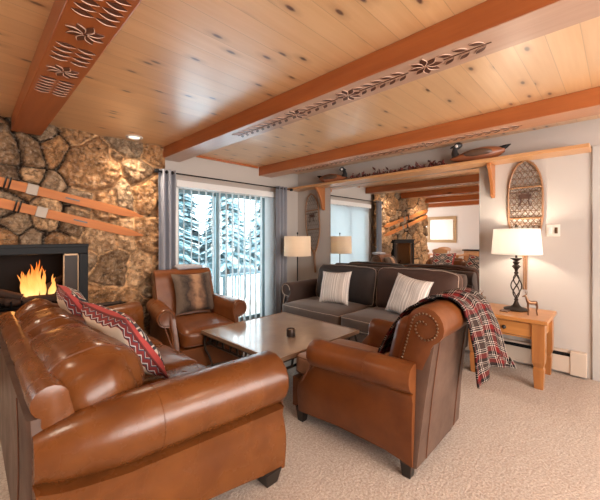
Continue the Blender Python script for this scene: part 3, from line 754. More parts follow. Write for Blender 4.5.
    rows = [[Vector((a * (min(bw / 2, hp) + (hp - min(bw / 2, hp)) * (1 - s_) - .004), yo + (min(yt, yo) - yo) * s_ + .006 * math.sin(PI * s_) - d, zb + .015 + (zt2 - zb - .015) * s_)) for a, d in ((-1, 0), (-.98, .012), (-.5, .016), (0, .017), (.5, .016), (.98, .012), (1, 0), (1, -.07), (-1, -.07))] for s_ in (0, .2, .4, .6, .8, 1)]
    loft(bm, rows); pn = obj('back_panel', bm, LB, t, 38)
    for q in (-.33, .33):
        bm = bmesh.new(); add_tube(bm, [Vector((q * 2 * hp * .97, yo + (min(yt, yo) - yo) * s_ + .006 * math.sin(PI * s_) - .0175, zb + .02 + (zt2 - zb - .02) * s_)) for s_ in (0, .25, .5, .75, 1)], .003, 5); obj('back_seam', bm, PI_, pn, 60)
    for s in (-1, 1):
        pts = [Vector((s * (bw / 2 + .012), y, z)) for y, z in bprof(.028)[1:16]]
        c0 = Vector((s * (bw / 2 + .012), ybk, backc)); last_a = PI + 1.1
        for k in range(1, 12):
            a = last_a + k * .38; q = (rb - .024) * (1 - .07 * k); pts.append(c0 + Vector((0, q * math.cos(a), q * math.sin(a))))
        if nails:
            bm = bmesh.new(); acc = 0
            for p, q in zip(pts, pts[1:]):
                d = (q - p).length; k = acc
                while k < d: add_sphere(bm, p.lerp(q, k / d), .0065, 6); k += .019
                acc = k - d
            obj('nailhead_trim', bm, M['nail'], b, 60)
    # --- seat cushions
    iw = W + 2 * (out - ra) - .01; cw = iw / seats; ymid = ((ybk + rb + rake - .03) + (yf + fwd - .02)) / 2; cd_ = (yf + fwd - .02) - (ybk + rb + rake - .03)
    for i in range(seats):
        x = -iw / 2 + cw * (i + .5)
        h = (cw / 2 - .006, cd_ / 2, seat_h / 2)
        sc = obj('seat_cushion', cushion_bm(h, .045, (0, .015, .03), 14, .006, i * 5 + 1), mats.get('seat', L), t, 50, loc=(x, ymid, zt + seat_h / 2 + .004))
        for v_ in (-.72, .72): obj('cushion_piping', piping_bm(h, .045, 2, v_, (0, .015, .03), .0045, .006, i * 5 + 1), mats.get('pipe2', PI_), sc, 60)
    if pad:
        h = (iw / 2 - .004, .065, (backc + .0 - seat) / 2)
        bc = obj('back_cushion', cushion_bm(h, .05, (0, .03, .02), 14, .006, 4), L, t, 50, loc=(0, ybk + rb + rake * .55 + .0, (seat + backc + .03) / 2), rot=(.22, 0, 0))
    # --- feet
    for x in (-hw + .05, hw - .05):
        for y in (yr + .05, yf + fwd * .4 - .02):
            bm = bmesh.new(); loft(bm, [[Vector((x + a * r, y + b_ * r, z)) for a, b_ in ((-1, -1), (1, -1), (1, 1), (-1, 1))] for r, z in ((.024 * footk, 0), (.036 * footk, zb + .035))]); obj('foot', bm, LEG, t, 0, .004)
    return t
TAN = dict(main=M['leather'], back=M['leather_back'], base=M['leather'], pipe=M['piping_d'], leg=M['dark_wood'], pipe2=M['piping_d'])
TAN2 = dict(main=M['leather_d'], back=M['leather_back'], base=M['leather_d'], pipe=M['piping_d'], leg=M['dark_wood'], pipe2=M['piping_d'], seat=M['leather_pale'])
VEL = dict(main=M['velvet'], back=M['velvet'], base=M['velvet_seat'], pipe=M['piping_l'], leg=M['dark_wood'], pipe2=M['piping_l'], seat=M['velvet_seat'])

roll_seat('leather_armchair', 'tan leather armchair in the foreground seen from behind, with a plaid blanket', 'armchair', (2.015, 1.20, 0), R(1), mats=TAN2, pad=True, backW=.59, setb=.14, fwd=.18, ybk=-.445, rake=.10)
roll_seat('leather_armchair', 'tan leather armchair between the chimney and the glass door, holding a fur pillow', 'armchair', (1.73, 3.29, 0), R(172), backW=.64, mats=dict(TAN2, seat=M['leather_d'], back=M['leather_d']))
ts = roll_seat('leather_sofa', 'long tan leather sofa facing away at the left of the picture', 'sofa', (.70, 2.425, 0), R(-90), W=2.22, yr=-.44, yf=.46, zb=.045, armc=.545, armcb=.51, ra=.14, splay=.15, pansp=.155, out=-.085, backc=.70, rb=.062, ybk=-.475,
               seats=3, mats=TAN, nails=False, seat_h=.17, backW=1.76, rake=.05, arm_y0=-.53, fwd=.02, setb=-.04, footk=1.5, rtap=.62)
vs = roll_seat('velvet_sofa', 'dark brown velvet sofa with light piping along the mirror wall', 'sofa', (3.50, 2.27, 0), R(90), W=2.08, yr=-.46, yf=.44, seat=.44, armc=.585, ra=.10, splay=.03, out=.04, backc=.82, rb=.085, ybk=-.40,
               seats=2, mats=VEL, nails=False, backW=2.06)
# back cushions of the velvet sofa
def vcush(x, w_, h_, m, seed, lean=.2):
    h = (w_ / 2, .095, h_ / 2)
    o = obj('back_cushion', cushion_bm(h, .07, (0, .06, .03), 14, .012, seed), m, vs, 50, loc=(x, -.19, .44 + h_ / 2 - .01), rot=(lean, 0, 0))
    for v_ in (-.6, .6): obj('cushion_piping', piping_bm(h, .07, 1, v_, (0, .06, .03), .005, .012, seed), M['piping_l'] if v_ > 0 else M['piping_d'], o, 60)
vcush(-.56, .98, .50, m_fabric('plum_velvet', (.034, .014, .008), (.068, .028, .017), 30, .8, .12), 3)
vcush(.44, .98, .48, m_fabric('charcoal_velvet', (.016, .011, .011), (.034, .025, .023), 30, .8, .1), 8)
# back cushions of the tan sofa
def tcush(x, w_, th_, h_, seed, z, lean):
    h = (w_ / 2, th_ / 2, h_ / 2)
    o = obj('back_cushion', cushion_bm(h, .17, (.03, .025, .02), 24, .010, seed), M['leather'], ts, 60, loc=(x, -.30, z), rot=lean)
    for v_ in (-.62, .62):
        obj('cushion_seam', piping_bm(h, .17, 0, v_, (.03, .025, .02), .004, .010, seed, m=14), M['piping_d'], o, 60)
tcush(.455, .80, .40, .38, 2, .630, (.28, 0, .03)); tcush(-.235, .54, .37, .38, 6, .635, (.30, 0, -.03)); tcush(-.70, .37, .35, .38, 9, .645, (.32, 0, 0))

# ------------------------------------------------------------------ throw pillows and blanket
def m_stripe():
    m = mat('striped_linen', (.7, .6, .5), .9); t = NT(m); uv = t.coord('UV'); x, y, z = t.xyz(uv)
    n = t.n('ShaderNodeTexNoise', {'W': t.math('MULTIPLY', x, 26.0), 'Scale': 1.0, 'Detail': 1.0}, noise_dimensions='1D').outputs[0]
    k = t.noise(t.coord('UV', (60, 14, 1)), 1.5, 2)
    c = t.mix(t.ramp(n, [(.44, (0, 0, 0)), (.52, (1, 1, 1))]), (.74, .69, .64), (.44, .38, .35)); c = t.mix(t.math('MULTIPLY', k, .5), c, (.75, .70, .64))
    t.l(c, t.b.inputs['Base Color']); t.bump(t.math('ADD', k, n), .5, .006); return m
def m_fur():
    m = mat('cowhide_fur', (.3, .2, .13), .85); t = NT(m); v = t.coord('UV'); x, y, z = t.xyz(v)
    n = t.noise(v, 4, 4, .6); c0 = t.math('ABSOLUTE', t.math('SUBTRACT', x, .52))
    f = t.math('ADD', t.math('MULTIPLY', c0, 2.2), t.math('MULTIPLY', t.math('SUBTRACT', n, .5), 1.0))
    c = t.ramp(f, [(.02, (.40, .22, .12)), (.25, (.16, .085, .05)), (.5, (.022, .013, .010)), (.85, (.12, .08, .055))])
    fn = t.noise(t.coord('UV', (90, 25, 1)), 2, 3); c = t.mix(t.ramp(fn, [(.5, (0, 0, 0)), (.8, (.5, .5, .5))]), c, (.34, .24, .17)); t.l(c, t.b.inputs['Base Color']); t.bump(fn, .8, .01); return m
def m_kilim():
    m = mat('kilim_weave', (.4, .05, .04), .9); t = NT(m); v = t.coord('UV'); x, y, z = t.xyz(v)
    fx_ = t.math('ABSOLUTE', t.math('SUBTRACT', t.math('FRACT', t.math('MULTIPLY', x, 2.0)), .5)); fy_ = t.math('ABSOLUTE', t.math('SUBTRACT', t.math('FRACT', t.math('MULTIPLY', y, 3.0)), .5))
    d = t.math('ADD', fx_, fy_); d = t.math('SNAP', d, .07)
    c = t.ramp(d, [(.0, (.24, .03, .025)), (.22, (.66, .56, .46)), (.34, (.03, .025, .03)), (.50, (.55, .47, .40)), (.62, (.03, .025, .03)), (.76, (.55, .47, .4)), (.88, (.22, .03, .025))], 'CONSTANT')
    bx = t.math('ABSOLUTE', t.math('SUBTRACT', x, .5)); by = t.math('ABSOLUTE', t.math('SUBTRACT', y, .5)); bb = t.math('GREATER_THAN', t.math('MAXIMUM', bx, by), .45)
    c = t.mix(bb, c, (.36, .045, .04)); t.l(c, t.b.inputs['Base Color']); n = t.noise(v, 90, 2); t.bump(n, .4, .005); return m
def m_plaid():
    m = mat('plaid_wool', (.1, .1, .1), .95); t = NT(m); v = t.coord('UV'); x, y, z = t.xyz(v)
    def band(c, k, lo, hi):
        f = t.math('FRACT', t.math('MULTIPLY', c, k)); return t.math('MULTIPLY', t.math('GREATER_THAN', f, lo), t.math('LESS_THAN', f, hi))
    k1, k2 = 3.2, 8.5
    def pat(c, k):
        col = t.mix(band(c, k, .05, .28), (.006, .006, .009), (.22, .014, .012))
        col = t.mix(band(c, k, .55, .80), col, (.075, .05, .04))
        for a in (.02, .44, .52, .84, .92): col = t.mix(band(c, k, a, a + .022), col, (.75, .66, .58))
        return col
    c = t.mix(.5, pat(x, k1), pat(y, k2)); c = t.n('ShaderNodeGamma', {0: c, 1: 1.25}).outputs[0]; c = t.mix(1.0, c, (.95, .92, .92), 'MULTIPLY')
    n = t.noise(t.coord('UV', (1, 2.6, 1)), 120, 2); c = t.mix(t.math('MULTIPLY', n, .25), c, (.05, .04, .04)); t.l(c, t.b.inputs['Base Color']); t.bump(n, .5, .005)
    t.b.inputs['Specular IOR Level'].default_value = .1; return m
def m_kilim_back():
    m = mat('kilim_border_cream', (.6, .5, .4), .9); t = NT(m); v = t.coord('UV'); x, y, z = t.xyz(v)
    ax = t.math('ABSOLUTE', t.math('SUBTRACT', x, .5)); ay = t.math('ABSOLUTE', t.math('SUBTRACT', y, .5))
    zg = t.math('MULTIPLY', t.math('ABSOLUTE', t.math('SUBTRACT', t.math('FRACT', t.math('MULTIPLY', t.math('ADD', x, y), 7.0)), .5)), .05)
    d = t.math('ADD', t.math('MAXIMUM', ax, ay), zg)
    c = t.ramp(d, [(0, (.66, .53, .41)), (.435, (.20, .02, .018)), (.448, (.03, .025, .03)), (.456, (.55, .50, .50)), (.464, (.20, .022, .02)), (.485, (.05, .05, .08)), (.495, (.50, .42, .38)), (.50, (.20, .022, .02))], 'CONSTANT')
    t.l(c, t.b.inputs['Base Color']); t.bump(t.noise(v, 90, 2), .4, .005); return m
M['kilim_back'] = m_kilim_back()
M['stripe'] = m_stripe(); M['fur'] = m_fur(); M['kilim'] = m_kilim(); M['plaid'] = m_plaid()
M['cream'] = m_fabric('cream_cotton', (.62, .52, .42), (.70, .61, .51), 150)
M['grey_cloth'] = m_fabric('grey_cloth', (.30, .29, .31), (.36, .35, .37), 150)
# local z of a pillow is its face normal, local y its up direction
def prot(az, tilt, roll=0):
    """face towards azimuth az (deg, 0=+x, 90=+y), leaning back by tilt, rolled in its plane"""
    m = Matrix.Rotation(R(az), 3, 'Z') @ Matrix.Rotation(-R(tilt), 3, 'Y') @ Matrix(((0, 0, 1), (1, 0, 0), (0, 1, 0))) @ Matrix.Rotation(R(roll), 3, 'Z')
    return tuple(m.to_euler())
rest('striped_throw_pillow', 'striped linen pillow against the left arm of the velvet sofa', 'pillow', [M['stripe'], M['stripe']], .44, .15, (3.37, 2.66, .665), prot(188, 20, 3), 'striped pillows on the velvet sofa', 1)
rest('striped_throw_pillow', 'striped linen pillow in the middle of the velvet sofa, above the armchair', 'pillow', [M['stripe'], M['stripe']], .46, .15, (3.37, 1.65, .675), prot(172, 22, -8), 'striped pillows on the velvet sofa', 5)
rest('fur_throw_pillow', 'square brown and black cowhide pillow on the armchair by the glass door', 'pillow', [M['fur'], M['fur']], .46, .15, (1.81, 3.46, .70), prot(-95, 20, 0), None, 2)
redp = mat('red_piping', (.13, .016, .014), .8)
rest('kilim_throw_pillow', 'red and black kilim pillow with cream centred back, nearer one on the tan sofa', 'pillow', [M['kilim'], M['kilim_back']], .50, .15, (.665, 2.14, .71), prot(8, 34, 6), 'kilim pillows on the tan sofa', 3, redp)
rest('kilim_throw_pillow', 'red and black kilim pillow on the far end of the tan sofa, before the fireplace', 'pillow', [M['kilim'], M['kilim_back']], .50, .15, (.61, 2.86, .745), prot(-4, 32, 0), 'kilim pillows on the tan sofa', 4, redp)

def blanket():
    # path over the chair back in the (y,z) plane: front low -> top -> hanging behind
    cy, cz, r = 1.20 - .445, .845, .125
    path = [(1.085, .58), (1.07, .64), (1.045, .71), (1.01, .78), (.965, .85), (.925, .90)]
    for k in range(2, 9):
        a = .1 + k * (PI - .1) / 8; path.append((cy + r * math.cos(a), cz + .01 + r * math.sin(a) * 1.0))
    path += [(.615, .80), (.605, .72), (.60, .64), (.595, .55), (.59, .42)]
    NP = len(path); NW = 22; bm = bmesh.new(); uv = bm.loops.layers.uv.new('UVMap'); G = {}
    Ls = [0]
    for a, b in zip(path, path[1:]): Ls.append(Ls[-1] + math.dist(a, b))
    # refine path
    fine = []
    NF = 44
    for i in range(NF + 1):
        L = Ls[-1] * i / NF; k = max(j for j in range(NP) if Ls[j] <= L + 1e-9); k = min(k, NP - 2); f = (L - Ls[k]) / (Ls[k + 1] - Ls[k])
        fine.append((path[k][0] + (path[k + 1][0] - path[k][0]) * f, path[k][1] + (path[k + 1][1] - path[k][1]) * f))
    for i, (y, z) in enumerate(fine):
        s = i / NF
        xl = 1.78 + .37 * s; wdt = .34 + .14 * sm(.2, .7, s)
        for j in range(NW + 1):
            q = j / NW; x = xl + wdt * q
            fold = .012 * math.sin(q * 15 + s * 4) * (.3 + sm(.55, .8, s)) + .01 * nz((x, y, z), 7, 2)
            yy_ = y - fold if s > .5 else y + abs(fold)
            zz = z + (.012 * math.sin(q * 12 + 1) if .35 < s < .6 else 0)
            over = max(0, x - 2.40)
            if s > .35: zz -= over * .5 * sm(.3, .6, s) ; yy_ -= over * .35
            if s > .9: zz += .12 * q * sm(.8, 1, s)
            G[i, j] = bm.verts.new((x, yy_, zz))
    for i in range(NF):
        for j in range(NW):
            f = bm.faces.new((G[i, j], G[i, j + 1], G[i + 1, j + 1], G[i + 1, j]))
            for l, (a, b) in zip(f.loops, ((i, j), (i, j + 1), (i + 1, j + 1), (i + 1, j))): l[uv].uv = (b / NW * .95, a / NF)
    t = thing('plaid_blanket', 'red, black and cream plaid blanket draped over the back of the foreground armchair', 'blanket', (2.2, .75, .96))
    for v in bm.verts: v.co -= Vector((2.2, .75, .96))
    o = obj('blanket_cloth', bm, M['plaid'], t, 80); so = o.modifiers.new('s', 'SOLIDIFY'); so.thickness = .012; so.offset = 1
blanket()

t = thing('grey_throw', 'folded grey throw lying on top of the back of the armchair by the glass door', 'blanket', (1.88, 3.73, .965), R(-8))
bm = cushion_bm((.15, .10, .022), .02, (0, 0, .006), 10, .012, 3); obj('folded_cloth', bm, M['grey_cloth'], t, 60)
# ------------------------------------------------------------------ coffee table
t = thing('coffee_table', 'square coffee table with stone top and wrought iron frame in the middle of the room', 'coffee table', (2.05, 2.26, 0), R(0))
def m_slab():
    m = mat('bronzed_slab', (.16, .12, .10), .2); q = NT(m); a = q.noise(q.coord(), 6, 4, .6)
    q.l(q.mix(a, (.36, .27, .21), (.22, .165, .13)), q.b.inputs['Base Color']); q.l(q.ramp(a, [(.3, (.10,) * 3), (.7, (.2,) * 3)]), q.b.inputs['Roughness']); q.bump(q.noise(q.coord(), 30, 3), .08, .003); return m
S = .51
bm = bmesh.new(); add_box(bm, -S, S, -S, S, .43, .455); obj('table_top', bm, m_slab(), t, 0, .006)
bm = bmesh.new()
for a in ((-S - .012, S + .012, -S - .012, -S, .425, .458), (-S - .012, S + .012, S, S + .012, .425, .458), (-S - .012, -S, -S, S, .425, .458), (S, S + .012, -S, S, .425, .458)): add_box(bm, *a)
obj('top_edging', bm, mat('table_edge', (.20, .12, .075), .35), t, 0, .003)
q = S - .03
for k, (c, s) in enumerate(((1, 0), (0, 1), (-1, 0), (0, -1))):
    rot = Matrix.Rotation(k * PI / 2, 4, 'Z'); bm = bmesh.new()
    for z in (.408, .345):
        add_tube(bm, [rot @ Vector((q, -q, z)), rot @ Vector((q, q, z))], .011, 6)
    for i in range(9):
        y = -q + 2 * q * (i + .5) / 9
        add_tube(bm, [rot @ Vector((q, y, .345)), rot @ Vector((q, y + (.012 if i % 2 else -.012), .405))], .010, 6)
    obj('apron', bm, M['iron'], t, 60)
for sx in (-1, 1):
    for sy in (-1, 1):
        pr = [(0, .43), (.014, .40), (.022, .35), (.012, .28), (-.018, .20), (-.034, .13), (-.03, .07), (-.004, .03), (.022, .012)]
        bm = bmesh.new(); add_tube(bm, [(sx * (q + a), sy * (q + a), z) for a, z in pr], [.013, .013, .013, .012, .011, .010, .010, .011, .012], 8); obj('leg', bm, M['iron'], t, 60)
t = thing('candle_jar', 'small round dark candle jar standing on the coffee table', 'candle', (1.99, 2.06, .457))
bm = bmesh.new(); add_lathe(bm, [(.034, 0), (.040, .004), (.040, .062), (.036, .066), (.036, .048), (0, .048)]); obj('jar', bm, mat('dark_jar', (.05, .035, .03), .3, .4), t, 50)
bm = bmesh.new(); add_lathe(bm, [(.035, .0485), (.034, .052), (0, .051)]); obj('wax', bm, mat('candle_wax', (.35, .3, .25), .5), t, 50)

# ------------------------------------------------------------------ pine side table, lamp, figurines
tx, ty = 3.73, .765
t = thing('side_table', 'pine side table with a drawer and square legs by the right wall', 'side table', (tx, ty, 0))
hx, hy, H = .285, .325, .605
bm = bmesh.new(); add_box(bm, -hx, hx, -hy, hy, H - .035, H); obj('table_top', bm, M['pine'], t, 0, .008, 3)
bm = bmesh.new(); add_box(bm, -hx + .04, hx - .04, -hy + .045, -hy + .065, H - .18, H - .035); add_box(bm, -hx + .04, hx - .04, hy - .065, hy - .045, H - .18, H - .035); add_box(bm, hx - .06, hx - .04, -hy + .065, hy - .065, H - .18, H - .035)
add_box(bm, -hx + .04, -hx + .06, -hy + .065, hy - .065, H - .18, H - .17)
obj('apron', bm, M['pine'], t, 0, .003)
bm = bmesh.new(); add_box(bm, -hx + .036, -hx + .056, -hy + .11, hy - .11, H - .165, H - .045); d = obj('drawer', bm, M['pine'], t, 0, .005)
bm = bmesh.new(); add_sphere(bm, (-hx + .018, 0, H - .105), .019, 10); obj('knob', bm, M['dark_wood'], d, 50)
for sx in (-1, 1):
    for sy in (-1, 1):
        bm = bmesh.new(); x, y = sx * (hx - .068), sy * (hy - .068)
        loft(bm, [[Vector((x + a * r, y + b_ * r, z)) for a, b_ in ((-1, -1), (1, -1), (1, 1), (-1, 1))] for r, z in ((.032, 0), (.041, .17), (.034, .19), (.045, .23), (.048, .30), (.048, H - .035))]); obj('leg', bm, M['pine_leg'], t, 0, .004)
def shade(bm, r0, r1, z0, z1, n=40, th=.003):
    rings = [[Vector((r * math.cos(2 * PI * k / n), r * math.sin(2 * PI * k / n), z)) for k in range(n)] for r, z in ((r0, z0), (r0 + (r1 - r0) * .5, (z0 + z1) / 2), (r1, z1), (r1 - th, z1), (r0 - th, z0))]
    V = [[bm.verts.new(p) for p in r] for r in rings]
    for a, b in zip(V, V[1:] + V[:1]):
        for i in range(n): bm.faces.new((a[i], a[(i + 1) % n], b[(i + 1) % n], b[i]))
lx, ly = 3.81, .735
t = thing('table_lamp', 'lit table lamp with white drum shade and twisted iron base on the side table', 'lamp', (lx, ly, H))
bm = bmesh.new(); add_lathe(bm, [(.105, 0), (.108, .012), (.085, .022), (.05, .03), (.032, .045), (.02, .07), (.014, .09), (.02, .10), (.012, .115)], 28); obj('base', bm, M['iron'], t, 40)
bm = bmesh.new()
for k in range(4):
    add_tube(bm, [(.045 * math.sin(PI * s / 12) ** .8 * math.cos(k * PI / 2 + s * .28), .045 * math.sin(PI * s / 12) ** .8 * math.sin(k * PI / 2 + s * .28), .11 + .25 * s / 12) for s in range(13)], .0055, 6)
obj('twisted_cage', bm, M['iron'], t, 60)
bm = bmesh.new(); add_lathe(bm, [(.01, .35), (.022, .365), (.012, .38), (.016, .40), (.04, .43), (.018, .45), (.034, .472), (.012, .48), (.05, .505), (.052, .512), (.01, .515), (.006, .80), (.006, .81), (.014, .815), (.012, .835), (.002, .845)], 20); obj('stem', bm, M['iron'], t, 40)
bm = bmesh.new(); shade(bm, .215, .195, .55, .80); obj('lamp_shade', bm, M['shade_w'], t, 40)
bm = bmesh.new(); add_sphere(bm, (0, 0, .65), .032, 12); obj('bulb', bm, emit('bulb_glow', (1, .88, .7), 12), t, 60)
l = bpy.data.lights.new('table_lamp_light', 'POINT'); l.energy = 10; l.color = (1, .86, .68); l.shadow_soft_size = .05
o = bpy.data.objects.new('table_lamp_light', l); C.objects.link(o); o.location = (lx, ly, H + .70)

def deer(loc, rot, k, label):
    t = thing('deer_figurine', label, 'figurine', loc, rot, 'deer figurines on the side table')
    br = mat('bronze_deer', (.20, .10, .05), .3, .8)
    def skin(pts, rad): add_tube(bm, [Vector(p) * k for p in pts], [r * k for r in rad], 8)
    bm = bmesh.new()
    skin([(-.055, 0, .135), (-.045, 0, .145), (-.02, 0, .142), (.01, 0, .140), (.035, 0, .15), (.048, 0, .175), (.056, 0, .205), (.064, 0, .218), (.088, 0, .208), (.096, 0, .203)],
         [.004, .018, .022, .020, .023, .014, .010, .012, .007, .003])
    for y in (-.01, .01):
        skin([(.036, y, .14), (.038, y, .09), (.034, y * 1.1, .05), (.037, y * 1.1, .0)], [.010, .005, .0035, .004])
        skin([(-.04, y, .14), (-.052, y, .10), (-.046, y, .055), (-.054, y, 0)], [.012, .007, .0035, .004])
        skin([(.060, y * .6, .225), (.052, y * 1.8, .238)], [.004, .001])
    obj('body', bm, br, t, 60)
    for s in (-1, 1):
        bm = bmesh.new(); skin([(.062, .004 * s, .225), (.052, .02 * s, .25), (.058, .030 * s, .275)], [.003, .0025, .001]); skin([(.053, .018 * s, .248), (.075, .022 * s, .262)], [.002, .001]); obj('antler', bm, br, t, 60)
deer((3.64, .58, H), R(120), .82, 'metal deer figurine standing to the right of the table lamp')
deer((3.78, 1.02, H), R(170), .62, 'smaller metal deer figurine to the left of the table lamp, by the plaid blanket')
bm = bmesh.new(); add_box(bm, -.05, .05, -.035, .035, 0, .012); o = obj('coaster', bm, mat('coaster_leather', (.10, .05, .03), .5), None, 0, .003, loc=(3.66, .80, H)); tag(o, 'thin brown coaster lying in front of the lamp base', 'coaster')

# floor lamp
t = thing('floor_lamp', 'floor lamp with beige drum shade in the corner behind the velvet sofa', 'floor lamp', (3.54, 3.52, 0))
bm = bmesh.new(); add_lathe(bm, [(.13, 0), (.13, .012), (.03, .02), (.02, .03)]); obj('base', bm, M['black'], t, 40)
bm = bmesh.new(); add_lathe(bm, [(.009, .02), (.009, 1.32), (.004, 1.33), (.004, 1.36), (.011, 1.37), (.011, 1.39), (0, 1.40)], 12); obj('pole', bm, M['black'], t, 40)
bm = bmesh.new(); shade(bm, .208, .200, 1.035, 1.335); obj('lamp_shade', bm, M['shade'], t, 40)
l = bpy.data.lights.new('floor_lamp_light', 'POINT'); l.energy = 1.6; l.color = (1, .8, .6); l.shadow_soft_size = .05
o = bpy.data.objects.new('floor_lamp_light', l); C.objects.link(o); o.location = (3.54, 3.52, 1.2)
bm = bmesh.new(); add_sphere(bm, (0.03, 0, 1.15), .03, 10); obj('bulb', bm, M['white'], t, 60)

# ------------------------------------------------------------------ mirror, shelf, decoys
t = thing('wall_mirror', 'very large frameless mirror behind the velvet sofa reflecting the fireplace', 'mirror', (XR, 2.22, 0.55))
bm = bmesh.new(); add_box(bm, -.012, -.004, -1.08, 1.08, 0, 1.555); obj('mirror_glass', bm, M['mirror'], t, 0)
bm = bmesh.new(); add_box(bm, -.013, 0, -1.086, -1.08, 0, 1.555); add_box(bm, -.013, 0, 1.08, 1.086, 0, 1.555); obj('edge_channel', bm, mat('mirror_edge', (.35, .33, .31), .4), t, 0)
t = thing('wall_shelf', 'long pine shelf above the mirror running the whole wall on brackets', 'shelf', (XR - .135, 2.1, 2.115))
bm = bmesh.new(); add_box(bm, -.13, .135, -1.91, 1.95, 0, .035); obj('shelf_board', bm, M['shelf'], t, 0, .005)
for y in (1.0 - 2.1, 3.44 - 2.1):
    pts = [(0, 0), (-.20, 0), (-.205, -.03), (-.16, -.07), (-.10, -.17), (-.075, -.25), (-.06, -.33), (-.02, -.36), (0, -.36)]
    bm = bmesh.new(); add_prism(bm, [(p[0] + .134, p[1]) for p in pts], .035, (0, y - .017, 0), (1, 0, 0), (0, 0, 1), (0, 1, 0)); obj('bracket', bm, M['bracket'], t, 0, .004)
def duck(loc, rot, k, label, curl):
    t = thing('duck_decoy', label, 'decoy', loc, rot, 'carved duck decoys on the wall shelf')
    bm = bmesh.new(); rings = []
    for i in range(15):
        s = i / 14; x = -.27 + .50 * s; w_ = .085 * math.sin(PI * (.04 + .93 * s) ** .8) ; hh = .080 * math.sin(PI * (.05 + .92 * s) ** .85) ; zc = .062 + .03 * (1 - s) ** 3
        rings.append([Vector((x, w_ * math.cos(a * PI / 7), max(zc + hh * math.sin(a * PI / 7) , .0))) * k for a in range(14)])
    loft(bm, rings); o = obj('body', bm, M['duck_b'], t, 50)
    bm = bmesh.new(); add_tube(bm, [Vector(p) * k for p in ((.17, 0, .08), (.185, 0, .13), (.185 - .02 * curl, 0, .17), (.16 - .05 * curl, 0, .195))], [.045 * k, .032 * k, .026 * k, .03 * k], 10)
    add_sphere(bm, Vector((.165 - .05 * curl, 0, .20)) * k, .036 * k, 12, (1.2, .9, .95)); hd = obj('head', bm, M['duck_h'], t, 50)
    bm = bmesh.new()
    for s in (-1, 1): add_sphere(bm, Vector((.175 - .05 * curl, s * .024, .192)) * k, .017 * k, 8, (1.1, .7, 1.1))
    obj('cheek_patch', bm, M['white'], hd, 50)
    bm = bmesh.new(); add_tube(bm, [Vector(p) * k for p in ((.195 - .05 * curl, 0, .197), (.235 - .07 * curl, 0, .188), (.255 - .08 * curl, 0, .184))], [.014 * k, .009 * k, .003 * k], 8); obj('bill', bm, M['black'], hd, 50)
    bm = bmesh.new(); add_tube(bm, [Vector(p) * k for p in ((-.22, 0, .10), (-.28, 0, .125), (-.32, 0, .14))], [.03 * k, .02 * k, .004 * k], 8); obj('tail', bm, M['black'], t, 50)
    for s in (-1, 1):
        bm = bmesh.new(); add_sphere(bm, Vector((-.04, s * .070, .085)) * k, .1 * k, 12, (1.3, .22, .38)); obj('wing', bm, M['duck_w'], t, 50)
M['duck_b'] = m_wood('decoy_body', (.38, .13, .05), (.20, .065, .03), 'X', .4, False); M['duck_h'] = mat('decoy_head', (.02, .02, .022), .3); M['duck_w'] = mat('decoy_wing', (.10, .055, .035), .4)
duck((XR - .13, 3.13, 2.15), R(-82), .98, 'duck decoy at the far end of the wall shelf above the small snowshoe', .6)
duck((XR - .13, 1.16, 2.15), R(98), 1.08, 'black headed duck decoy at the near end of the wall shelf', .3)
t = thing('berry_garland', 'garland of small dark red leaves and berries lying along the wall shelf', 'garland', (XR - .13, 2.1, 2.15))
bm = bmesh.new(); gr = random.Random(9)
pts = [(gr.uniform(-.015, .015) - .02, -.62 + 1.3 * i / 24, .012 + gr.uniform(0, .012)) for i in range(25)]; add_tube(bm, pts, .003, 5); obj('stem', bm, M['bark'], t, 60)
bm = bmesh.new(); b2 = bmesh.new()
for k in range(230):
    p = pts[gr.randrange(25)]; c = Vector((p[0] + gr.uniform(-.05, .03), p[1] + gr.uniform(-.03, .03), .012 + abs(gr.gauss(0, .022)) * (1.6 if gr.random() < .3 else 1)))
    if gr.random() < .5: add_sphere(b2, c, gr.uniform(.007, .012), 6)
    else:
        m_ = Matrix.Translation(c) @ Euler((gr.uniform(0, 6), gr.uniform(0, 6), gr.uniform(0, 6))).to_matrix().to_4x4(); L = gr.uniform(.026, .044)
        vs_ = [bm.verts.new(m_ @ Vector(v)) for v in ((-L, 0, 0), (0, L * .5, .003), (L, 0, 0), (0, -L * .5, .003), (0, 0, -.003))]
        for a, b in ((0, 1), (1, 2), (2, 3), (3, 0)): bm.faces.new((vs_[a], vs_[b], vs_[4]))
        bm.faces.new(vs_[:4])
o = obj('leaves', bm, mat('dark_red_leaf', (.085, .022, .016), .6), t, 0); o['kind'] = 'stuff'
o = obj('berries', b2, mat('red_berry', (.22, .02, .018), .35), t, 60); o['kind'] = 'stuff'

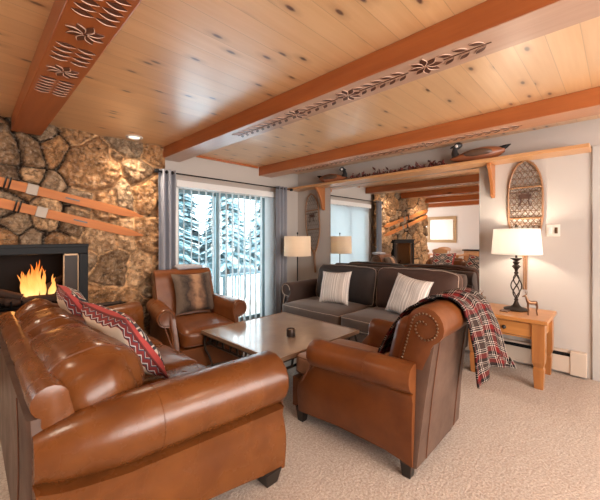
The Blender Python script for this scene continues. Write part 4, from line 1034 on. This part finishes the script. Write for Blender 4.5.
# ------------------------------------------------------------------ snowshoes
def snowshoe(loc, Lg, W_, tail, lean, label, lace, seed):
    t = thing('wooden_snowshoe', label, 'snowshoe', loc, (lean, 0, 0), None)
    # local: y horizontal along wall, z up, x out of the wall (negative = into room)
    n = 26; side = lambda s: W_ / 2 * (math.sin(PI * min(1, s * .5 / .42)) ** .75 if s < .42 else (1 - ((s - .42) / .58) ** 1.7) ** .62 if s < 1 else 0)
    # s from 0 (tail joint) to 1 (toe)
    def wd(s): return W_ / 2 * min(1, math.sin(PI / 2 * min(1, s / .45)) ** .8) * (1 if s < .6 else max(0, 1 - ((s - .6) / .4) ** 2.4) ** .55)
    P = [(wd(i / n), i / n * Lg) for i in range(n + 1)]
    loop = [(-.02 - (.05 * max(0, z / Lg - .85)), y, z) for y, z in P] + [(-.02 - (.05 * max(0, z / Lg - .85)), -y, z) for y, z in P[-2:0:-1]]
    bm = bmesh.new(); add_tube(bm, loop, .011, 8, True); obj('frame', bm, M['shoe_frame'], t, 60)
    bm = bmesh.new()
    for s in (-1, 1): add_tube(bm, [(-.02, s * .02, .06), (-.02, s * .010, -.03), (-.02, s * .009, -tail)], .010, 8)
    obj('tail', bm, M['shoe_frame'], t, 60)
    bm = bmesh.new()
    for z in (.40 * Lg, .72 * Lg): add_tube(bm, [(-.02, -wd(z / Lg), z), (-.02, wd(z / Lg), z)], .010, 6)
    obj('crossbar', bm, M['shoe_frame'], t, 60)
    bm = bmesh.new(); step = .068
    def seg(a, b):
        add_tube(bm, [(-.02, a[0], a[1]), (-.02, b[0], b[1])], .0042, 4)
    for k in range(-30, 60):
        for dr_ in (1, -1):
            c = k * step; prev = None; run = []
            for i in range(61):
                z = Lg * i / 60; y = dr_ * (z - c) * .7
                if abs(y) < wd(z / Lg) - .004: run.append((y, z))
            if len(run) > 1: seg(run[0], run[-1])
    for i in range(1, int(Lg / step)):
        z = i * step; w_ = wd(z / Lg); seg((-w_, z), (w_, z))
    o = obj('webbing', bm, lace, t, 0)
    bm = bmesh.new(); add_box(bm, -.035, -.022, -.055, .055, .60 * Lg, .65 * Lg)
    for s in (-1, 1): add_tube(bm, [(-.03, s * .05, .64 * Lg), (-.045, s * .03, .58 * Lg), (-.04, s * .055, .52 * Lg)], .008, 6)
    add_tube(bm, [(-.035, -W_ * .45, .67 * Lg), (-.04, 0, .66 * Lg), (-.035, W_ * .45, .67 * Lg)], .006, 6)
    obj('binding', bm, M['binding'], t, 40)
M['shoe_frame'] = m_wood('bent_ash', (.30, .145, .06), (.20, .09, .038), 'Z', .4, False); M['binding'] = mat('binding_leather', (.06, .025, .015), .6)
snowshoe((XR, .705, 1.12), 1.00, .30, .34, 0, 'large wooden snowshoe with rawhide webbing on the wall above the table lamp', mat('rawhide', (.13, .065, .03), .6), 1)
snowshoe((XR, 3.64, 1.05), 1.0, .30, .32, R(-4), 'narrow wooden snowshoe with grey webbing on the wall by the floor lamp', mat('grey_rawhide', (.20, .17, .15), .6), 2)

# switch, heater
t = thing('light_switch', 'white light switch with brass edge on the wall right of the snowshoe', 'light switch', (XR, .475, 1.39))
bm = bmesh.new(); add_box(bm, -.008, 0, -.055, .055, -.06, .06); obj('switch_plate', bm, M['offwhite'], t, 0, .003)
for y in (-.025, .025):
    bm = bmesh.new(); add_box(bm, -.016, -.008, y - .012, y + .012, -.03, .03); obj('rocker', bm, M['white'] if y > 0 else M['nail'], t, 0, .002)
t = thing('baseboard_heater', 'long beige baseboard heater along the right wall under the side table', 'heater', (XR, 0, 0))
hm = mat('heater_enamel', (.52, .43, .35), .45)
bm = bmesh.new(); add_box(bm, -.065, 0, .22, 3.9, .03, .075 - .02); add_box(bm, -.068, -.058, .30, 3.9, .055, .185); add_box(bm, -.05, 0, .30, 3.9, .215, .235); obj('heater_cover', bm, hm, t, 0, .003)
bm = bmesh.new(); add_box(bm, -.075, 0, .22, .34, .02, .238); obj('end_cap', bm, hm, t, 0, .004)
bm = bmesh.new(); add_box(bm, -.045, 0, .34, 3.9, .055, .215); obj('heating_element', bm, M['black'], t, 0)

# ------------------------------------------------------------------ corner table beside the chimney
t = thing('end_table', 'small dark end table between the tan sofa and the armchair at the chimney', 'end table', (1.11, 3.76, 0))
bm = bmesh.new(); add_box(bm, -.22, .22, -.13, .11, .47, .52); obj('table_top', bm, M['black'], t, 0, .004)
bm = bmesh.new(); add_box(bm, -.19, .19, -.11, .09, .12, .14); obj('shelf', bm, M['black'], t, 0, .003)
for x in (-.20, .20):
    for y in (-.11, .09):
        bm = bmesh.new(); add_box(bm, x - .014, x + .014, y - .014, y + .014, 0, .47); obj('leg', bm, M['iron'], t, 0, .002)
t = thing('metal_bucket', 'dark rectangular metal tin with a bright corner on the end table by the chimney', 'bucket', (1.04, 3.75, .52))
bm = bmesh.new()
for a in ((-.12, .12, -.07, -.064, 0, .12), (-.12, .12, .064, .07, 0, .12), (-.12, -.114, -.064, .064, 0, .12), (.114, .12, -.064, .064, 0, .12), (-.114, .114, -.064, .064, 0, .006)): add_box(bm, *a)
obj('bucket_body', bm, mat('bronzed_tin', (.14, .09, .065), .35, .8), t, 0, .002)
bm = bmesh.new(); add_tube(bm, [(-.12, -.07, .12), (.12, -.07, .12), (.12, .07, .12), (-.12, .07, .12)], .006, 6, True); obj('rim', bm, M['black'], t, 40)

# ------------------------------------------------------------------ dining area (seen in the mirror)
yw = 4.62
t = thing('framed_wall_mirror', 'square wood framed mirror on the dining room wall, seen reflected', 'mirror', (XL, yw, 1.58))
bm = bmesh.new()
for a in ((0, .03, -.52, .52, .36, .47), (0, .03, -.52, .52, -.47, -.36), (0, .03, -.52, -.41, -.36, .36), (0, .03, .41, .52, -.36, .36)): add_box(bm, *a)
obj('frame', bm, m_wood('oak_frame', (.42, .28, .14), (.33, .20, .09), 'Y', .5, False), t, 0, .004)
bm = bmesh.new(); add_box(bm, .004, .012, -.41, .41, -.36, .36); obj('mirror_glass', bm, M['mirror'], t, 0)
t = thing('dining_table', 'pine dining table with pale legs, seen reflected beyond the chimney', 'table', (-2.75, 4.15, 0))
bm = bmesh.new(); add_box(bm, -.40, .40, -.65, .65, .72, .755); obj('table_top', bm, M['pine'], t, 0, .006)
for x in (-.34, .34):
    for y in (-.58, .58):
        bm = bmesh.new(); add_box(bm, x - .03, x + .03, y - .03, y + .03, 0, .72); obj('leg', bm, M['pine_leg'], t, 0, .004)
def dchair(x, y, rz, label):
    t = thing('dining_chair', label, 'chair', (x, y, 0), rz, 'dining chairs seen in the mirror'); cw = M['chair_wood']
    bm = bmesh.new(); add_box(bm, -.21, .21, -.20, .20, .43, .46); obj('seat', bm, cw, t, 0, .01)
    bm = bmesh.new(); rings = []
    for i in range(9):
        a = -1 + i / 4; rings.append([Vector((a * .22, -.22 - .03 * (1 - a * a) + dy, z)) for dy, z in ((0, .82 + .02 * a * a), (.02, .82 + .02 * a * a), (.02, .97 - .05 * a * a), (0, .97 - .05 * a * a))])
    loft(bm, rings); obj('backrest', bm, cw, t, 30)
    for a in (-.18, -.06, .06, .18):
        bm = bmesh.new(); add_tube(bm, [(a, -.18, .45), (a, -.23, .84)], .010, 6); obj('spindle', bm, M['iron'] if False else cw, t, 40)
    for x_ in (-.17, .17):
        for y_ in (-.16, .16):
            bm = bmesh.new(); add_tube(bm, [(x_, y_, .44), (x_ * 1.15, y_ * 1.2, 0)], [.018, .012], 8); obj('leg', bm, cw, t, 40)
M['chair_wood'] = m_wood('chair_wood', (.46, .24, .11), (.34, .16, .07), 'Z', .4, False)
for x, y, rz, lb in ((-2.05, 4.42, R(90), 'dining chair on the near side of the dining table, left one in the mirror'), (-2.05, 3.88, R(90), 'dining chair on the near side of the dining table, right one in the mirror'),
                     (-3.42, 4.42, R(-90), 'dining chair between the dining table and the framed mirror')):
    dchair(x, y, rz, lb)
t = thing('sideboard', 'dark topped brown sideboard against the dining room wall, seen in the mirror', 'sideboard', (-3.62, 3.20, 0))
bm = bmesh.new(); add_box(bm, -.24, .24, -.5, .5, .05, .86); obj('cabinet_body', bm, M['chair_wood'], t, 0, .005)
bm = bmesh.new(); add_box(bm, -.27, .27, -.54, .54, .86, .90); obj('cabinet_top', bm, M['dark_wood'], t, 0, .005)
for y in (-.25, .25):
    bm = bmesh.new(); add_box(bm, .24, .258, y - .22, y + .22, .10, .80); d = obj('door', bm, M['chair_wood'], t, 0, .004)
    bm = bmesh.new(); add_sphere(bm, (.27, y * .25, .5), .014, 8); obj('knob', bm, M['nail'], d, 40)
